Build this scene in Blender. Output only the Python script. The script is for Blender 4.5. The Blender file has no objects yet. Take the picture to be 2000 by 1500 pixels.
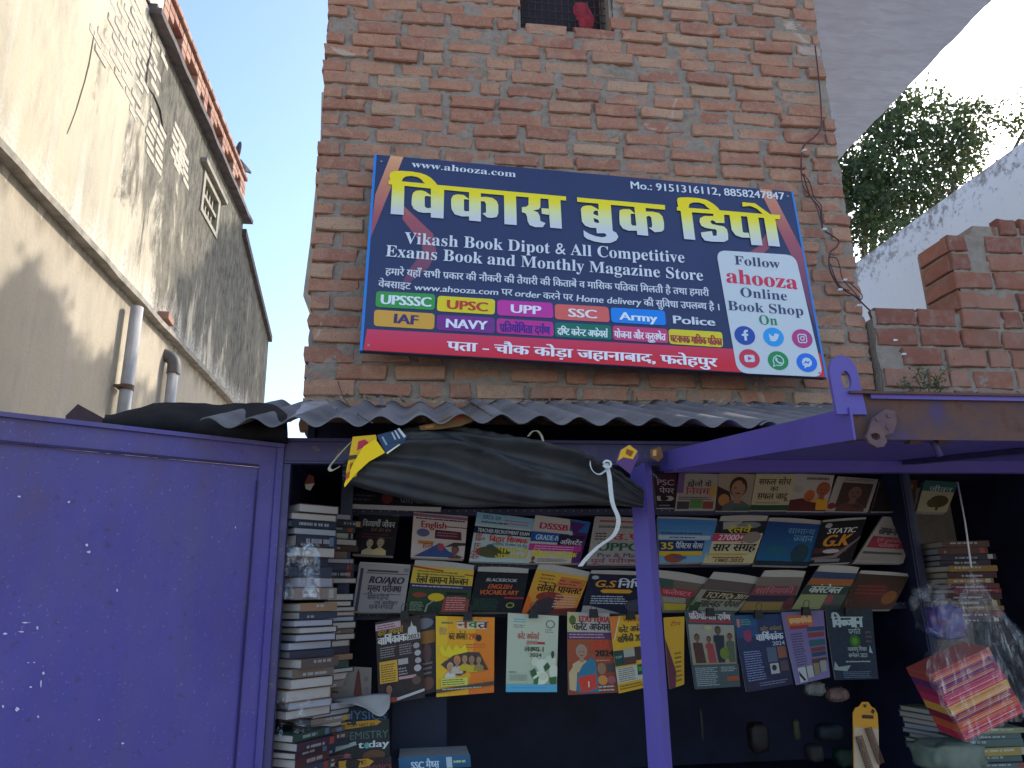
import bpy, bmesh, math, random
import numpy as np
from mathutils import Vector, Matrix, noise
from mathutils.geometry import tessellate_polygon
random.seed(7)
S = bpy.context.scene
COL = S.collection
R = math.radians

# ------------------------------------------------------------------ camera
FPX = 1450.0                       # focal length in pixels of the 2000 px wide photograph
def _n(v): return v / np.linalg.norm(v)
_u = _n(np.array([-90, 5005, -FPX])); _d = np.array([-191, -430, -FPX]); _d = _n(_d - _u * _d.dot(_u)); _x = np.cross(_d, _u)
CM = np.array([_x, _d, _u])        # camera axes -> world axes
EYE = np.array([0, 0, 1.6])
cam = bpy.data.cameras.new('camera'); cam.sensor_width = 36; cam.lens = FPX / 2000 * 36; cam.clip_start = .05; cam.clip_end = 900
camo = bpy.data.objects.new('camera', cam); COL.objects.link(camo)
_m = Matrix([[*CM[0], EYE[0]], [*CM[1], EYE[1]], [*CM[2], EYE[2]], [0, 0, 0, 1]])
camo.matrix_world = _m
S.camera = camo
def ray(px, py): return CM @ np.array([px - 1000, 750 - py, -FPX]) / FPX
def onY(px, py, Y): r = ray(px, py); return Vector(EYE + r * Y / r[1])
def onX(px, py, X): r = ray(px, py); return Vector(EYE + r * X / r[0])
def onZ(px, py, Z): r = ray(px, py); return Vector(EYE + r * (Z - 1.6) / r[2])
def onP(px, py, p, n):
    r = Vector(ray(px, py)); e = Vector(EYE); return e + r * ((p - e).dot(n) / r.dot(n))

# ------------------------------------------------------------------ light
SUN = Vector((0.664, 0.46, 0.52)).normalized()
el = math.asin(SUN.z); az = math.atan2(SUN.x, SUN.y)
w = bpy.data.worlds.new('World'); S.world = w; w.use_nodes = True
nt = w.node_tree; bg = nt.nodes['Background']
sky = nt.nodes.new('ShaderNodeTexSky'); sky.sky_type = 'NISHITA'; sky.sun_disc = False
sky.sun_elevation = el; sky.sun_rotation = az; sky.air_density = 1.0; sky.dust_density = 1.5; sky.ozone_density = 1.9; sky.altitude = 100
nt.links.new(sky.outputs[0], bg.inputs[0]); bg.inputs[1].default_value = 0.15
sl = bpy.data.lights.new('sun', 'SUN'); sl.energy = 2.0; sl.angle = R(.8); sl.color = (1, .93, .82)
so = bpy.data.objects.new('sun', sl); COL.objects.link(so); so.rotation_euler = SUN.to_track_quat('Z', 'Y').to_euler()
S.view_settings.view_transform = 'Standard'; S.view_settings.look = 'None'
S.view_settings.gamma = 1; S.view_settings.use_curve_mapping = False
S.view_settings.exposure = 1.45
S.render.engine = 'CYCLES'
S.cycles.max_bounces = 8; S.cycles.transparent_max_bounces = 12

# ------------------------------------------------------------------ helpers
def lin(c):
    if isinstance(c, str):
        c = tuple(int(c[i:i + 2], 16) / 255 for i in (0, 2, 4))
    return tuple(((x + .055) / 1.055) ** 2.4 if x > .04045 else x / 12.92 for x in c[:3])
class NT:
    def __init__(s, name):
        s.m = bpy.data.materials.new(name); s.m.use_nodes = True; s.t = s.m.node_tree; s.b = s.t.nodes['Principled BSDF']
        s.out = s.t.nodes['Material Output']
    def n(s, k, **kw):
        q = s.t.nodes.new('ShaderNode' + k)
        for a, v in kw.items():
            if a.startswith('i_'):
                q.inputs[a[2:].replace('_', ' ')].default_value = v
            else: setattr(q, a, v)
        return q
    def l(s, a, b): s.t.links.new(a, b)
    def pos(s, scale=(1, 1, 1)):
        g = s.n('NewGeometry'); m = s.n('Mapping'); m.inputs['Scale'].default_value = scale
        s.l(g.outputs['Position'], m.inputs['Vector']); return m.outputs[0]
    def noise(s, scale, detail=6, rough=.6, vec=None, stretch=(1, 1, 1), dist=0):
        q = s.n('TexNoise'); q.inputs['Scale'].default_value = scale; q.inputs['Detail'].default_value = detail
        q.inputs['Roughness'].default_value = rough; q.inputs['Distortion'].default_value = dist
        s.l(vec if vec is not None else s.pos(stretch), q.inputs['Vector']); return q.outputs['Fac']
    def ramp(s, fac, stops, interp='LINEAR'):
        q = s.n('ValToRGB'); q.color_ramp.interpolation = interp
        e = q.color_ramp.elements
        while len(e) < len(stops): e.new(.5)
        for k, (p, c) in enumerate(stops):
            e[k].position = p; e[k].color = (*c, 1) if isinstance(c, tuple) else (c, c, c, 1)
        s.l(fac, q.inputs[0]); return q.outputs[0]
    def mix(s, fac, a, b, mode='MIX'):
        q = s.n('MixRGB', blend_type=mode)
        for k, v in ((0, fac), (1, a), (2, b)):
            if hasattr(v, 'node'): s.l(v, q.inputs[k])
            elif k == 0: q.inputs[0].default_value = v
            else: q.inputs[k].default_value = (*v, 1)
        return q.outputs[0]
    def math(s, op, a, b=0.0, c=None, clamp=False):
        q = s.n('Math', operation=op, use_clamp=clamp)
        for k, v in enumerate([a, b] + ([c] if c is not None else [])):
            if hasattr(v, 'node'): s.l(v, q.inputs[k])
            else: q.inputs[k].default_value = v
        return q.outputs[0]
    def bump(s, h, strength=.5, dist=.01, nrm=None):
        q = s.n('Bump'); q.inputs['Strength'].default_value = strength; q.inputs['Distance'].default_value = dist
        s.l(h, q.inputs['Height'])
        if nrm is not None: s.l(nrm, q.inputs['Normal'])
        s.l(q.outputs[0], s.b.inputs['Normal']); return q.outputs[0]
    def fin(s, col=None, rough=.8, spec=.3, metal=0):
        if col is not None:
            if hasattr(col, 'node'): s.l(col, s.b.inputs['Base Color'])
            else: s.b.inputs['Base Color'].default_value = (*col, 1)
        if hasattr(rough, 'node'): s.l(rough, s.b.inputs['Roughness'])
        else: s.b.inputs['Roughness'].default_value = rough
        s.b.inputs['Specular IOR Level'].default_value = spec; s.b.inputs['Metallic'].default_value = metal
        return s.m
def simple(name, c1, c2=None, scale=20, rough=.7, bump=.3, bd=.002, spec=.3, metal=0, stretch=(1, 1, 1)):
    t = NT(name); c2 = c2 or tuple(x * .75 for x in c1)
    f = t.noise(scale, stretch=stretch)
    t.bump(f, bump, bd)
    return t.fin(t.mix(t.ramp(f, [(.35, 0), (.65, 1)]), c1, c2), rough, spec, metal)

def empty(name, loc, label=None, cat=None, group=None, kind=None, rot=None):
    o = bpy.data.objects.new(name, None); COL.objects.link(o); o.location = loc; o.empty_display_size = .05
    if rot: o.rotation_euler = rot
    tag(o, label, cat, group, kind); return o
def tag(o, label=None, cat=None, group=None, kind=None):
    if label: o['label'] = label
    if cat: o['category'] = cat
    if group: o['group'] = group
    if kind: o['kind'] = kind
    return o
def mesh_obj(name, verts, faces, mats, parent=None, mi=None, smooth=False, col=None, world=True):
    """verts given in world space unless world=False; parented keeps them in place"""
    me = bpy.data.meshes.new(name)
    off = Vector((0, 0, 0))
    if parent is not None and world:
        p = parent
        while p is not None: off += p.location; p = p.parent
    elif parent is None and world and len(verts):
        a = np.array([tuple(v) for v in verts]); off = Vector(((a[:, 0].min() + a[:, 0].max()) / 2, (a[:, 1].min() + a[:, 1].max()) / 2, a[:, 2].min()))
    me.from_pydata([tuple(Vector(v) - off) if world else tuple(v) for v in verts], [], faces)
    if not isinstance(mats, (list, tuple)): mats = [mats]
    for m in mats: me.materials.append(m)
    if mi is not None: me.polygons.foreach_set('material_index', mi)
    if smooth: me.polygons.foreach_set('use_smooth', [True] * len(faces))
    if col is not None:
        ca = me.color_attributes.new('Col', 'FLOAT_COLOR', 'CORNER'); buf = []
        for f, c in zip(faces, col): buf += [*c, 1.0] * len(f)
        ca.data.foreach_set('color', buf)
    me.update()
    o = bpy.data.objects.new(name, me); COL.objects.link(o)
    if parent is not None: o.parent = parent
    elif world: o.location = off
    return o
class G:
    """collects simple shapes into one mesh"""
    def __init__(s): s.v = []; s.f = []; s.mi = []; s.c = []
    def add(s, vs, fs, m=0, c=(1, 1, 1)):
        b = len(s.v); s.v += [Vector(v) for v in vs]; s.f += [tuple(b + i for i in f) for f in fs]; s.mi += [m] * len(fs); s.c += [c] * len(fs)
    def box(s, x0, y0, z0, x1, y1, z1, m=0, c=(1, 1, 1)):
        s.hexa([(x0, y0, z0), (x1, y0, z0), (x1, y1, z0), (x0, y1, z0), (x0, y0, z1), (x1, y0, z1), (x1, y1, z1), (x0, y1, z1)], m, c)
    def hexa(s, p, m=0, c=(1, 1, 1)):
        s.add(p, [(0, 3, 2, 1), (4, 5, 6, 7), (0, 1, 5, 4), (1, 2, 6, 5), (2, 3, 7, 6), (3, 0, 4, 7)], m, c)
    def obox(s, o, ax, ay, az, m=0, c=(1, 1, 1)):
        o, ax, ay, az = map(Vector, (o, ax, ay, az))
        s.hexa([o, o + ax, o + ax + ay, o + ay, o + az, o + ax + az, o + ax + ay + az, o + ay + az], m, c)
    def prism(s, pts, d, m=0, c=(1, 1, 1), holes=()):
        d = Vector(d); loops = [[Vector(p) for p in pts]] + [[Vector(p) for p in h] for h in holes]
        tr = tessellate_polygon(loops); flat = [p for l in loops for p in l]; n = len(flat)
        fs = [tuple(t) for t in tr] + [tuple(i + n for i in reversed(t)) for t in tr]
        b = 0
        for l in loops:
            k = len(l)
            for i in range(k): j = (i + 1) % k; fs.append((b + i, b + j, b + j + n, b + i + n))
            b += k
        s.add(flat + [p + d for p in flat], fs, m, c)
    def tube(s, pts, r, seg=8, m=0, c=(1, 1, 1), cap=True):
        pts = [Vector(p) for p in pts]; n = len(pts); rr = r if isinstance(r, (list, tuple)) else [r] * n
        vs = []; up = None
        for i, p in enumerate(pts):
            t = (pts[min(i + 1, n - 1)] - pts[max(i - 1, 0)]).normalized()
            if up is None: up = t.orthogonal().normalized()
            up = (up - t * up.dot(t)).normalized(); q = t.cross(up)
            for k in range(seg):
                a = 2 * math.pi * k / seg; vs.append(p + (up * math.cos(a) + q * math.sin(a)) * rr[i])
        fs = [(i * seg + k, i * seg + (k + 1) % seg, (i + 1) * seg + (k + 1) % seg, (i + 1) * seg + k) for i in range(n - 1) for k in range(seg)]
        if cap: fs += [tuple(reversed(range(seg))), tuple((n - 1) * seg + k for k in range(seg))]
        s.add(vs, fs, m, c)
    def ribbon(s, pts, wdir, w, thick=.002, m=0, c=(1, 1, 1)):
        pts = [Vector(p) for p in pts]
        wd = wdir if isinstance(wdir, list) else [wdir] * len(pts)
        vs = []
        for i, p in enumerate(pts):
            q = Vector(wd[i]).normalized() * w / 2; t = (pts[min(i + 1, len(pts) - 1)] - pts[max(i - 1, 0)]).normalized()
            nn = t.cross(q).normalized() * thick / 2; vs += [p - q - nn, p + q - nn, p + q + nn, p - q + nn]
        fs = []
        for i in range(len(pts) - 1):
            for k in range(4): fs.append((4 * i + k, 4 * i + (k + 1) % 4, 4 * i + 4 + (k + 1) % 4, 4 * i + 4 + k))
        fs += [(3, 2, 1, 0), tuple(4 * (len(pts) - 1) + k for k in range(4))]
        s.add(vs, fs, m, c)
    def obj(s, name, mats, parent=None, smooth=False, colour=False, **kw):
        return mesh_obj(name, s.v, s.f, mats, parent, s.mi if isinstance(mats, (list, tuple)) else None, smooth, s.c if colour else None, **kw)
def spline(pts, n=6):
    pts = [Vector(p) for p in pts]; out = []
    for i in range(len(pts) - 1):
        p0, p1, p2, p3 = pts[max(i - 1, 0)], pts[i], pts[i + 1], pts[min(i + 2, len(pts) - 1)]
        for k in range(n):
            t = k / n
            out.append(.5 * ((2 * p1) + (p2 - p0) * t + (2 * p0 - 5 * p1 + 4 * p2 - p3) * t * t + (3 * p1 - p0 - 3 * p2 + p3) * t ** 3))
    out.append(pts[-1]); return out
def copy_tree(o, parent=None, keep=False):
    c = o.copy(); COL.objects.link(c)
    if parent: c.parent = parent
    for ch in o.children: copy_tree(ch, c)
    return c

# ------------------------------------------------------------------ lettering: glyph outlines taken from Blender's own built-in fonts
_gc = {}
_tc = bpy.data.curves.new('glyph', 'FONT'); _to = bpy.data.objects.new('glyph', _tc); COL.objects.link(_to)
_tc.resolution_u = 3
def _conv(s, off):
    _tc.body = s; _tc.offset = off
    dg = bpy.context.evaluated_depsgraph_get(); dg.update()
    me = _to.evaluated_get(dg).to_mesh(); 
    v = [(p.co.x, p.co.y) for p in me.vertices]; me.calc_loop_triangles(); t = [tuple(x.vertices) for x in me.loop_triangles]
    _to.evaluated_get(dg).to_mesh_clear(); return v, t
def glyph(ch, off=0.0):
    k = (ch, off)
    if k not in _gc:
        v, t = _conv(ch, off) if ch != ' ' else ([], [])
        H = _conv('H', 0)[0]; XH = _conv(ch + 'H', 0)[0]
        _gc[k] = (v, t, max(p[0] for p in XH) - max(p[0] for p in H))
    return _gc[k]
def serif(s): return ''.join(chr(0x1D400 + ord(c) - 65) if 'A' <= c <= 'Z' else chr(0x1D41A + ord(c) - 97) if 'a' <= c <= 'z' else c for c in s)
def _clip(v, t, x):
    V = []; T = []
    for tri in t:
        P = [v[i] for i in tri]; out = []
        for i in range(3):
            a, b = P[i], P[(i + 1) % 3]
            if a[0] <= x: out.append(a)
            if (a[0] <= x) != (b[0] <= x):
                f = (x - a[0]) / (b[0] - a[0]); out.append((x, a[1] + f * (b[1] - a[1])))
        if len(out) >= 3:
            b0 = len(V); V += out; T += [(b0, b0 + i, b0 + i + 1) for i in range(1, len(out) - 1)]
    return V, T
def layout(s, bold=0.0):
    """-> verts2d, tris, width; puts Devanagari vowel signs and joined letters in their visual order"""
    V = []; T = []; pen = 0.0
    def put(v, t, dx):
        b = len(V); V.extend((a + dx, c) for a, c in v); T.extend(tuple(b + i for i in q) for q in t)
    i = 0; n = len(s)
    cons = lambda c: 0x0915 <= ord(c) <= 0x0939 or ord(c) in range(0x0958, 0x0960)
    while i < n:
        c = s[i]
        if not cons(c):
            v, t, a = glyph(c, bold); put(v, t, pen); pen += a; i += 1; continue
        cl = []; reph = False; rak = False; marks = []
        if c == 'र' and i + 2 < n and s[i + 1] == '्' and cons(s[i + 2]): reph = True; i += 2
        cl.append(s[i]); i += 1
        while i + 1 < n and s[i] == '्' and cons(s[i + 1]):
            if s[i + 1] == 'र': rak = True
            else: cl.append(s[i + 1])
            i += 2
        while i < n and (0x093C <= ord(s[i]) <= 0x094C or ord(s[i]) in (0x901, 0x902, 0x903)): marks.append(s[i]); i += 1
        if 'ि' in marks:
            v, t, a = glyph('ि', bold); put(v, t, pen); pen += a; marks.remove('ि')
        for h in cl[:-1]:
            v, t, a = glyph(h, bold); v, t = _clip(v, t, a * .68); put(v, t, pen); pen += a * .66
        v, t, a = glyph(cl[-1], bold); put(v, t, pen); st = pen; pen += a
        if rak: put([(a * .70, .16), (a * .74, .22), (a * .35, .04), (a * .30, -.02)], [(0, 1, 2), (0, 2, 3)], st)
        for m in marks:
            v, t, am = glyph(m, bold); put(v, t, pen); pen += am
        if reph:
            put([(-.20, .72), (-.14, .70), (-.12, .82), (-.17, .86), (-.06, .88), (-.03, .84), (-.06, .66), (-.12, .66)], [(0, 1, 3), (1, 2, 3), (3, 2, 4), (4, 2, 5), (5, 2, 7), (5, 7, 6)], pen)
    return V, T, max(pen, .01)

# ------------------------------------------------------------------ shared materials
def m_print(name, rough):
    t = NT(name); a = t.n('VertexColor', layer_name='Col')
    f = t.noise(60, 4); t.bump(t.noise(14, 3), .25, .002)
    return t.fin(t.mix(t.math('MULTIPLY', f, .07), a.outputs[0], (.30, .27, .24)), rough, .15)
PRINT = m_print('printed_cover', .55)
PAPER = simple('page_edges', (.48, .43, .39), (.32, .29, .26), 300, .85, .5, .001, stretch=(1, 1, 8))
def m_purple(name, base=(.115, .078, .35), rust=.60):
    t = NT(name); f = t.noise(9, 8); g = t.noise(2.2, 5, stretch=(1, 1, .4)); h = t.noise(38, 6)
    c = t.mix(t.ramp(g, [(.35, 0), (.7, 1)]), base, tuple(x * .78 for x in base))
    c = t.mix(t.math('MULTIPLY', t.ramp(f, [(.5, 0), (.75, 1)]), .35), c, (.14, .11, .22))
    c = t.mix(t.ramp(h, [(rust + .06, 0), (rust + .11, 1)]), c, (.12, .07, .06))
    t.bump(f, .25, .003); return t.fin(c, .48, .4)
PURPLE = m_purple('purple_paint'); PURPLE_D = m_purple('dark_rusty_purple_paint', (.05, .035, .12), .55)  # second one: darker purple base with more rust spots
def m_rust():
    t = NT('rusty_purple_iron'); f = t.noise(14, 9, .7); h = t.noise(60, 5)
    c = t.ramp(f, [(.32, (.07, .045, .13)), (.42, (.085, .05, .055)), (.55, (.12, .058, .04)), (.7, (.06, .03, .025))])
    t.bump(h, .5, .002); return t.fin(c, .8, .25)
RUST = m_rust()
DARKBLUE = simple('dark_blue_sheet', (.018, .022, .06), (.012, .012, .03), 6, .6, .2)
BLACK = simple('black_paint', (.012, .012, .013), rough=.5)
STEEL = simple('dull_wire', (.10, .07, .06), (.05, .04, .04), 60, .6)
WHITEP = simple('white_plastic', (.72, .72, .70), (.6, .6, .58), 30, .45, .1)
def m_plastic():
    t = NT('clear_plastic_film'); tr = t.n('BsdfTransparent'); gl = t.n('BsdfGlossy'); gl.inputs['Roughness'].default_value = .16
    gl.inputs['Color'].default_value = (.85, .87, .9, 1)
    df = t.n('BsdfTranslucent'); df.inputs['Color'].default_value = (.8, .8, .8, 1)
    f = t.noise(16, 5, .6, dist=.6); b = t.n('Bump'); b.inputs['Strength'].default_value = 1; b.inputs['Distance'].default_value = .02
    t.l(f, b.inputs['Height']); t.l(b.outputs[0], gl.inputs['Normal'])
    m1 = t.n('MixShader'); fac = t.ramp(f, [(.48, .0), (.72, .20)]); t.l(fac, m1.inputs[0]); t.l(tr.outputs[0], m1.inputs[1]); t.l(gl.outputs[0], m1.inputs[2])
    m2 = t.n('MixShader'); m2.inputs[0].default_value = .02; t.l(m1.outputs[0], m2.inputs[1]); t.l(df.outputs[0], m2.inputs[2])
    t.l(m2.outputs[0], t.out.inputs[0]); return t.m
FILM = m_plastic()
def m_brick():
    t = NT('fired_brick'); oi = t.n('ObjectInfo'); at = t.n('Attribute', attribute_name='rnd')
    r = t.math('FRACT', t.math('ADD', oi.outputs['Random'], at.outputs['Fac']))
    c = t.ramp(r, [(0, (.28, .085, .055)), (.2, (.36, .135, .08)), (.4, (.41, .17, .10)), (.58, (.44, .21, .125)), (.74, (.32, .10, .065)), (.86, (.36, .15, .09)), (.93, (.49, .30, .19)), (1, (.34, .18, .12))])
    big = t.noise(5, 5, .6, dist=.4); f = t.noise(38, 8, .7); s = t.noise(120, 4)
    tn = t.noise(7, 7, .7, dist=.8); c = t.mix(t.ramp(tn, [(.50, 0), (.64, .7)]), c, (.50, .28, .165))
    rn = t.noise(6.1, 5, .6, stretch=(1, 1, 1.6)); c = t.mix(t.ramp(rn, [(.52, 0), (.66, .6)]), c, (.36, .115, .07))
    c = t.mix(t.ramp(f, [(.48, 0), (.72, .5)]), c, (.48, .32, .22))
    c = t.mix(t.ramp(big, [(.54, 0), (.72, .65)]), c, (.28, .20, .155))
    c = t.mix(t.ramp(s, [(.34, .6), (.44, 0)]), c, (.10, .06, .05))
    wn = t.noise(3.1, 3, dist=1.2); c = t.mix(t.ramp(wn, [(.68, 0), (.73, .7)]), c, (.55, .48, .42))
    c = t.mix(.26, c, (.40, .275, .205))
    h = t.mix(.5, f, s); t.bump(h, 1.0, .008); return t.fin(c, .92, .15)
BRICK = m_brick()
def m_mortar():
    t = NT('cement_mortar'); f = t.noise(26, 9, .72); g = t.noise(3.2, 5); s = t.noise(140, 5)
    c = t.mix(t.ramp(f, [(.35, 0), (.7, 1)]), (.34, .275, .22), (.22, .18, .15))
    c = t.mix(t.ramp(g, [(.45, 0), (.65, .6)]), c, (.34, .285, .235))
    t.bump(t.mix(.4, f, s), 1.0, .012); return t.fin(c, .95, .1)
MORTAR = m_mortar()
# ------------------------------------------------------------------ ground
gm = simple('dusty_ground', (.42, .37, .31), (.34, .30, .25), 1.2, .95, .6, .02)
g = G(); g.add([(-400, -400, 0), (400, -400, 0), (400, 400, 0), (-400, 400, 0)], [(0, 1, 2, 3)])
tag(g.obj('ground', gm), kind='structure')

# ------------------------------------------------------------------ brick pieces
def brick_mesh(name, L, H, D, mat, jit=.005):
    """worn brick, face towards -Y, centred in x/z, back at y=D"""
    xs = [-L / 2, 0, L / 2]; zs = [-H / 2, 0, H / 2]; rnd = lambda a: random.uniform(-a, a)
    V = []; F = []; ch = .0045
    for z in zs:
        for x in xs: V.append((x * (1 - 2 * ch / L) + rnd(jit), rnd(jit * .5), z * (1 - 2 * ch / H) + rnd(jit * .4)))
    ring = [0, 1, 2, 5, 8, 7, 6, 3]
    for dep in (ch * 1.3, D):
        for i in ring:
            x = V[i][0]; z = V[i][2]; x0 = xs[i % 3]; z0 = zs[i // 3]
            V.append((x + (ch if x0 > 0 else -ch if x0 < 0 else 0) + rnd(jit * .25), dep, z + (ch if z0 > 0 else -ch if z0 < 0 else 0) + rnd(jit * .25)))
    F += [(0, 1, 4, 3), (1, 2, 5, 4), (3, 4, 7, 6), (4, 5, 8, 7)]
    for k in range(8):
        j = (k + 1) % 8; F += [(ring[k], 9 + k, 9 + j, ring[j]), (9 + k, 17 + k, 17 + j, 9 + j)]
    F.append(tuple(17 + k for k in reversed(range(8))))
    me = bpy.data.meshes.new(name); me.from_pydata(V, [], F); me.materials.append(mat)
    me.polygons.foreach_set('use_smooth', [False] * len(F)); me.update()
    bm = bmesh.new(); bm.from_mesh(me); bmesh.ops.recalc_face_normals(bm, faces=bm.faces); bm.to_mesh(me); bm.free()
    return me
def place(name, me, loc, parent, rot=(0, 0, 0), sc=(1, 1, 1)):
    o = bpy.data.objects.new(name, me); COL.objects.link(o); o.parent = parent
    off = Vector((0, 0, 0)); p = parent
    while p is not None: off += p.location; p = p.parent
    o.location = Vector(loc) - off; o.rotation_euler = rot; o.scale = sc; return o
def stuff_bricks(name, items, parent, mat):
    """items: (mesh, matrix) joined into one part"""
    V = []; F = []; A = []
    off = Vector((0, 0, 0)); p = parent
    while p is not None: off += p.location; p = p.parent
    for me, M in items:
        b = len(V); V += [tuple(M @ v.co - off) for v in me.vertices]; r = random.random()
        for q in me.polygons: F.append(tuple(b + i for i in q.vertices)); A.append(r)
    m2 = bpy.data.meshes.new(name); m2.from_pydata(V, [], F); m2.materials.append(mat)
    at = m2.attributes.new('rnd', 'FLOAT', 'FACE'); at.data.foreach_set('value', A); m2.update()
    o = bpy.data.objects.new(name, m2); COL.objects.link(o); o.parent = parent; o['kind'] = 'stuff'; return o
def rough_sheet(name, x0, x1, z0, z1, Y, cell, amp, mat, parent, skip=None, swap=False, seed=0):
    nx = max(2, int((x1 - x0) / cell)); nz = max(2, int((z1 - z0) / cell)); V = []; F = []
    for j in range(nz + 1):
        for i in range(nx + 1):
            x = x0 + (x1 - x0) * i / nx; z = z0 + (z1 - z0) * j / nz
            q = Vector((x * 11 + seed, z * 13, seed)); d = noise.fractal(q, 1, 2, 4) * amp + noise.noise(q * 4) * amp * .4
            ex = noise.noise(Vector((seed, z * 9, 3))) * .012 if i in (0, nx) else 0
            V.append((Y + d, x + ex, z) if swap else (x + ex, Y + d, z))
    for j in range(nz):
        for i in range(nx):
            x = x0 + (x1 - x0) * (i + .5) / nx; z = z0 + (z1 - z0) * (j + .5) / nz
            if skip and skip(x, z): continue
            a = j * (nx + 1) + i; F.append((a, a + 1, a + nx + 2, a + nx + 1))
    return mesh_obj(name, V, F, mat, parent, smooth=True)

WX0, WX1, WY, WTOP = -.495, 2.195, 3.2, 6.2
# ------------------------------------------------------------------ the brick building
bb = empty('brick_building', (.85, 3.2, 0), 'narrow bare brick building with rough mortar joints behind the blue shop sign', 'building')
wx0, wx1, wz0 = .505, .99, 4.513
inwin = lambda x, z, m=0: wx0 - m < x < wx1 + m and z > wz0 - m
rough_sheet('mortar_face', WX0 + .01, WX1 - .005, 2.30, WTOP, WY + .0055, .009, .011, MORTAR, bb, lambda x, z: inwin(x, z, .02) and z < 5.15)
g = G()
g.box(WX0 + .012, WY + .03, 2.30, wx0 - .02, WY + .28, WTOP); g.box(wx1 + .02, WY + .03, 2.30, WX1 - .01, WY + .28, WTOP)
g.box(wx0 - .02, WY + .03, 2.30, wx1 + .02, WY + .28, wz0 - .02); g.box(wx0 - .02, WY + .03, 5.15, wx1 + .02, WY + .28, WTOP)
g.box(WX0 + .03, WY + .28, 2.32, WX0 + .20, 4.8, WTOP - .02); g.box(WX1 - .2, WY + .28, 2.32, WX1 - .02, 4.8, WTOP - .02); g.box(WX0 + .03, 4.6, 2.32, WX1 - .02, 4.8, WTOP - .03)
g.box(WX0 + .02, WY + .05, WTOP - .12, WX1, 4.82, WTOP - .005)
g.obj('wall_core', MORTAR, bb)
BM = [brick_mesh('brick', .222 + random.uniform(-.012, .012), .064 + random.uniform(-.005, .005), .05, BRICK, .0065) for _ in range(14)]
BH = [brick_mesh('brick', .108 + random.uniform(-.01, .01), .064 + random.uniform(-.004, .004), .05, BRICK, .0065) for _ in range(6)]
BC = [brick_mesh('brick', .16, .064, .05, BRICK, .0065) for _ in range(3)]
signq = [onY(*p, 3.2) for p in [(736, 302), (1545, 374), (1612, 738), (708, 685)]]
def undersign(x, z):
    return signq[3].x + .16 < x < signq[2].x - .16 and z < 3.55 and z > 2.76
course = .0802; items = []; vis = []
row = 0; z = 2.335
while z < WTOP - .04:
    wob = lambda x: noise.noise(Vector((x * 1.3, row * .7, 5))) * .012 - .004 * x
    x = WX0 - (row % 2) * .12 - .005 + random.uniform(-.015, .015)
    while x < WX1 - .03:
        L = .222; me = random.choice(BM); r = random.random()
        if r < .07: L = .105; me = random.choice(BH)
        elif r < .11: L = .155; me = random.choice(BC)
        xa, xb = x, x + L
        if xa < WX0 - .01:
            xa = WX0 + random.uniform(-.012, .008)
        if xb > WX1 + .005: xb = WX1 - random.uniform(0, .012)
        if inwin((xa + xb) / 2, z, 0) and z < 5.15 or (z < 5.15 and z > wz0 and xa < wx1 + .01 and xb > wx0 - .01):
            if xa < wx0 and xb < wx1: xb = wx0 - .002
            elif xb > wx1 and xa > wx0: xa = wx1 + .002
            else: x += L + .03; continue
        if xb - xa > .04:
            s = (xb - xa) / (me.vertices[2].co.x - me.vertices[0].co.x + .013)
            cx = (xa + xb) / 2; dz = wob(cx)
            dy = random.gauss(-.004, .005); M = Matrix.Translation((cx, WY + dy, z + dz)) @ Matrix.Rotation(random.gauss(0, .010), 4, 'Y') @ Matrix.Rotation(random.gauss(0, .02), 4, 'Z') @ Matrix.Diagonal((s, 1, random.uniform(.93, 1.07), 1))
            if z > 4.93 or undersign(cx, z): items.append((me, M))
            else: vis.append((me, M))
        x += L + random.uniform(.016, .046)
    z += course; row += 1
vis.sort(key=lambda q: abs(q[1].translation.x - .85) + abs(q[1].translation.z - 3.8))
items += vis[298:]; vis = vis[:298]
for me, M in vis:
    t, r_, s_ = M.decompose(); place('brick', me, t, bb, r_.to_euler(), s_)
for k in range(int((WTOP - 2.33) / course)):         # the two side walls of the building
    zz = 2.335 + k * course
    for j in range(8):
        yy = 3.36 + j * .245 - (k % 2) * .12
        if yy > 4.7 or yy < 3.3: continue
        items.append((random.choice(BM), Matrix.Translation((WX0 + .02, yy, zz)) @ Matrix.Rotation(-math.pi / 2, 4, 'Z')))
        items.append((random.choice(BM), Matrix.Translation((WX1 - .012, yy, zz)) @ Matrix.Rotation(math.pi / 2, 4, 'Z')))
stuff_bricks('brick_filling', items, bb, BRICK)
# small barred window at the top
wf = G(); wf.box(wx0 - .018, WY + .02, wz0 - .02, wx1 + .018, WY + .25, wz0 - .002); wf.box(wx0 - .018, WY + .02, wz0 - .002, wx0 - .001, WY + .25, 5.15); wf.box(wx1 + .001, WY + .02, wz0 - .002, wx1 + .018, WY + .25, 5.15); wf.box(wx0 - .018, WY + .02, 5.13, wx1 + .018, WY + .25, 5.149)
win = wf.obj('window', MORTAR, bb)
g = G(); g.box(wx0, WY + .2, wz0, wx1, WY + .22, 5.13); g.obj('pane', simple('dark_window_board', (.035, .028, .03), (.02, .018, .02), 10, .5), win)
g = G()
for i in range(13): x = wx0 + .02 + i * .037; g.tube([(x, WY + .09, wz0), (x, WY + .09, 5.13)], .003, 5)
for i in range(13): zz = wz0 + .03 + i * .05; g.tube([(wx0, WY + .084, zz), (wx1, WY + .084, zz)], .003, 5)
g.obj('grille', simple('grille_iron', (.07, .035, .04), rough=.7), win)
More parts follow.
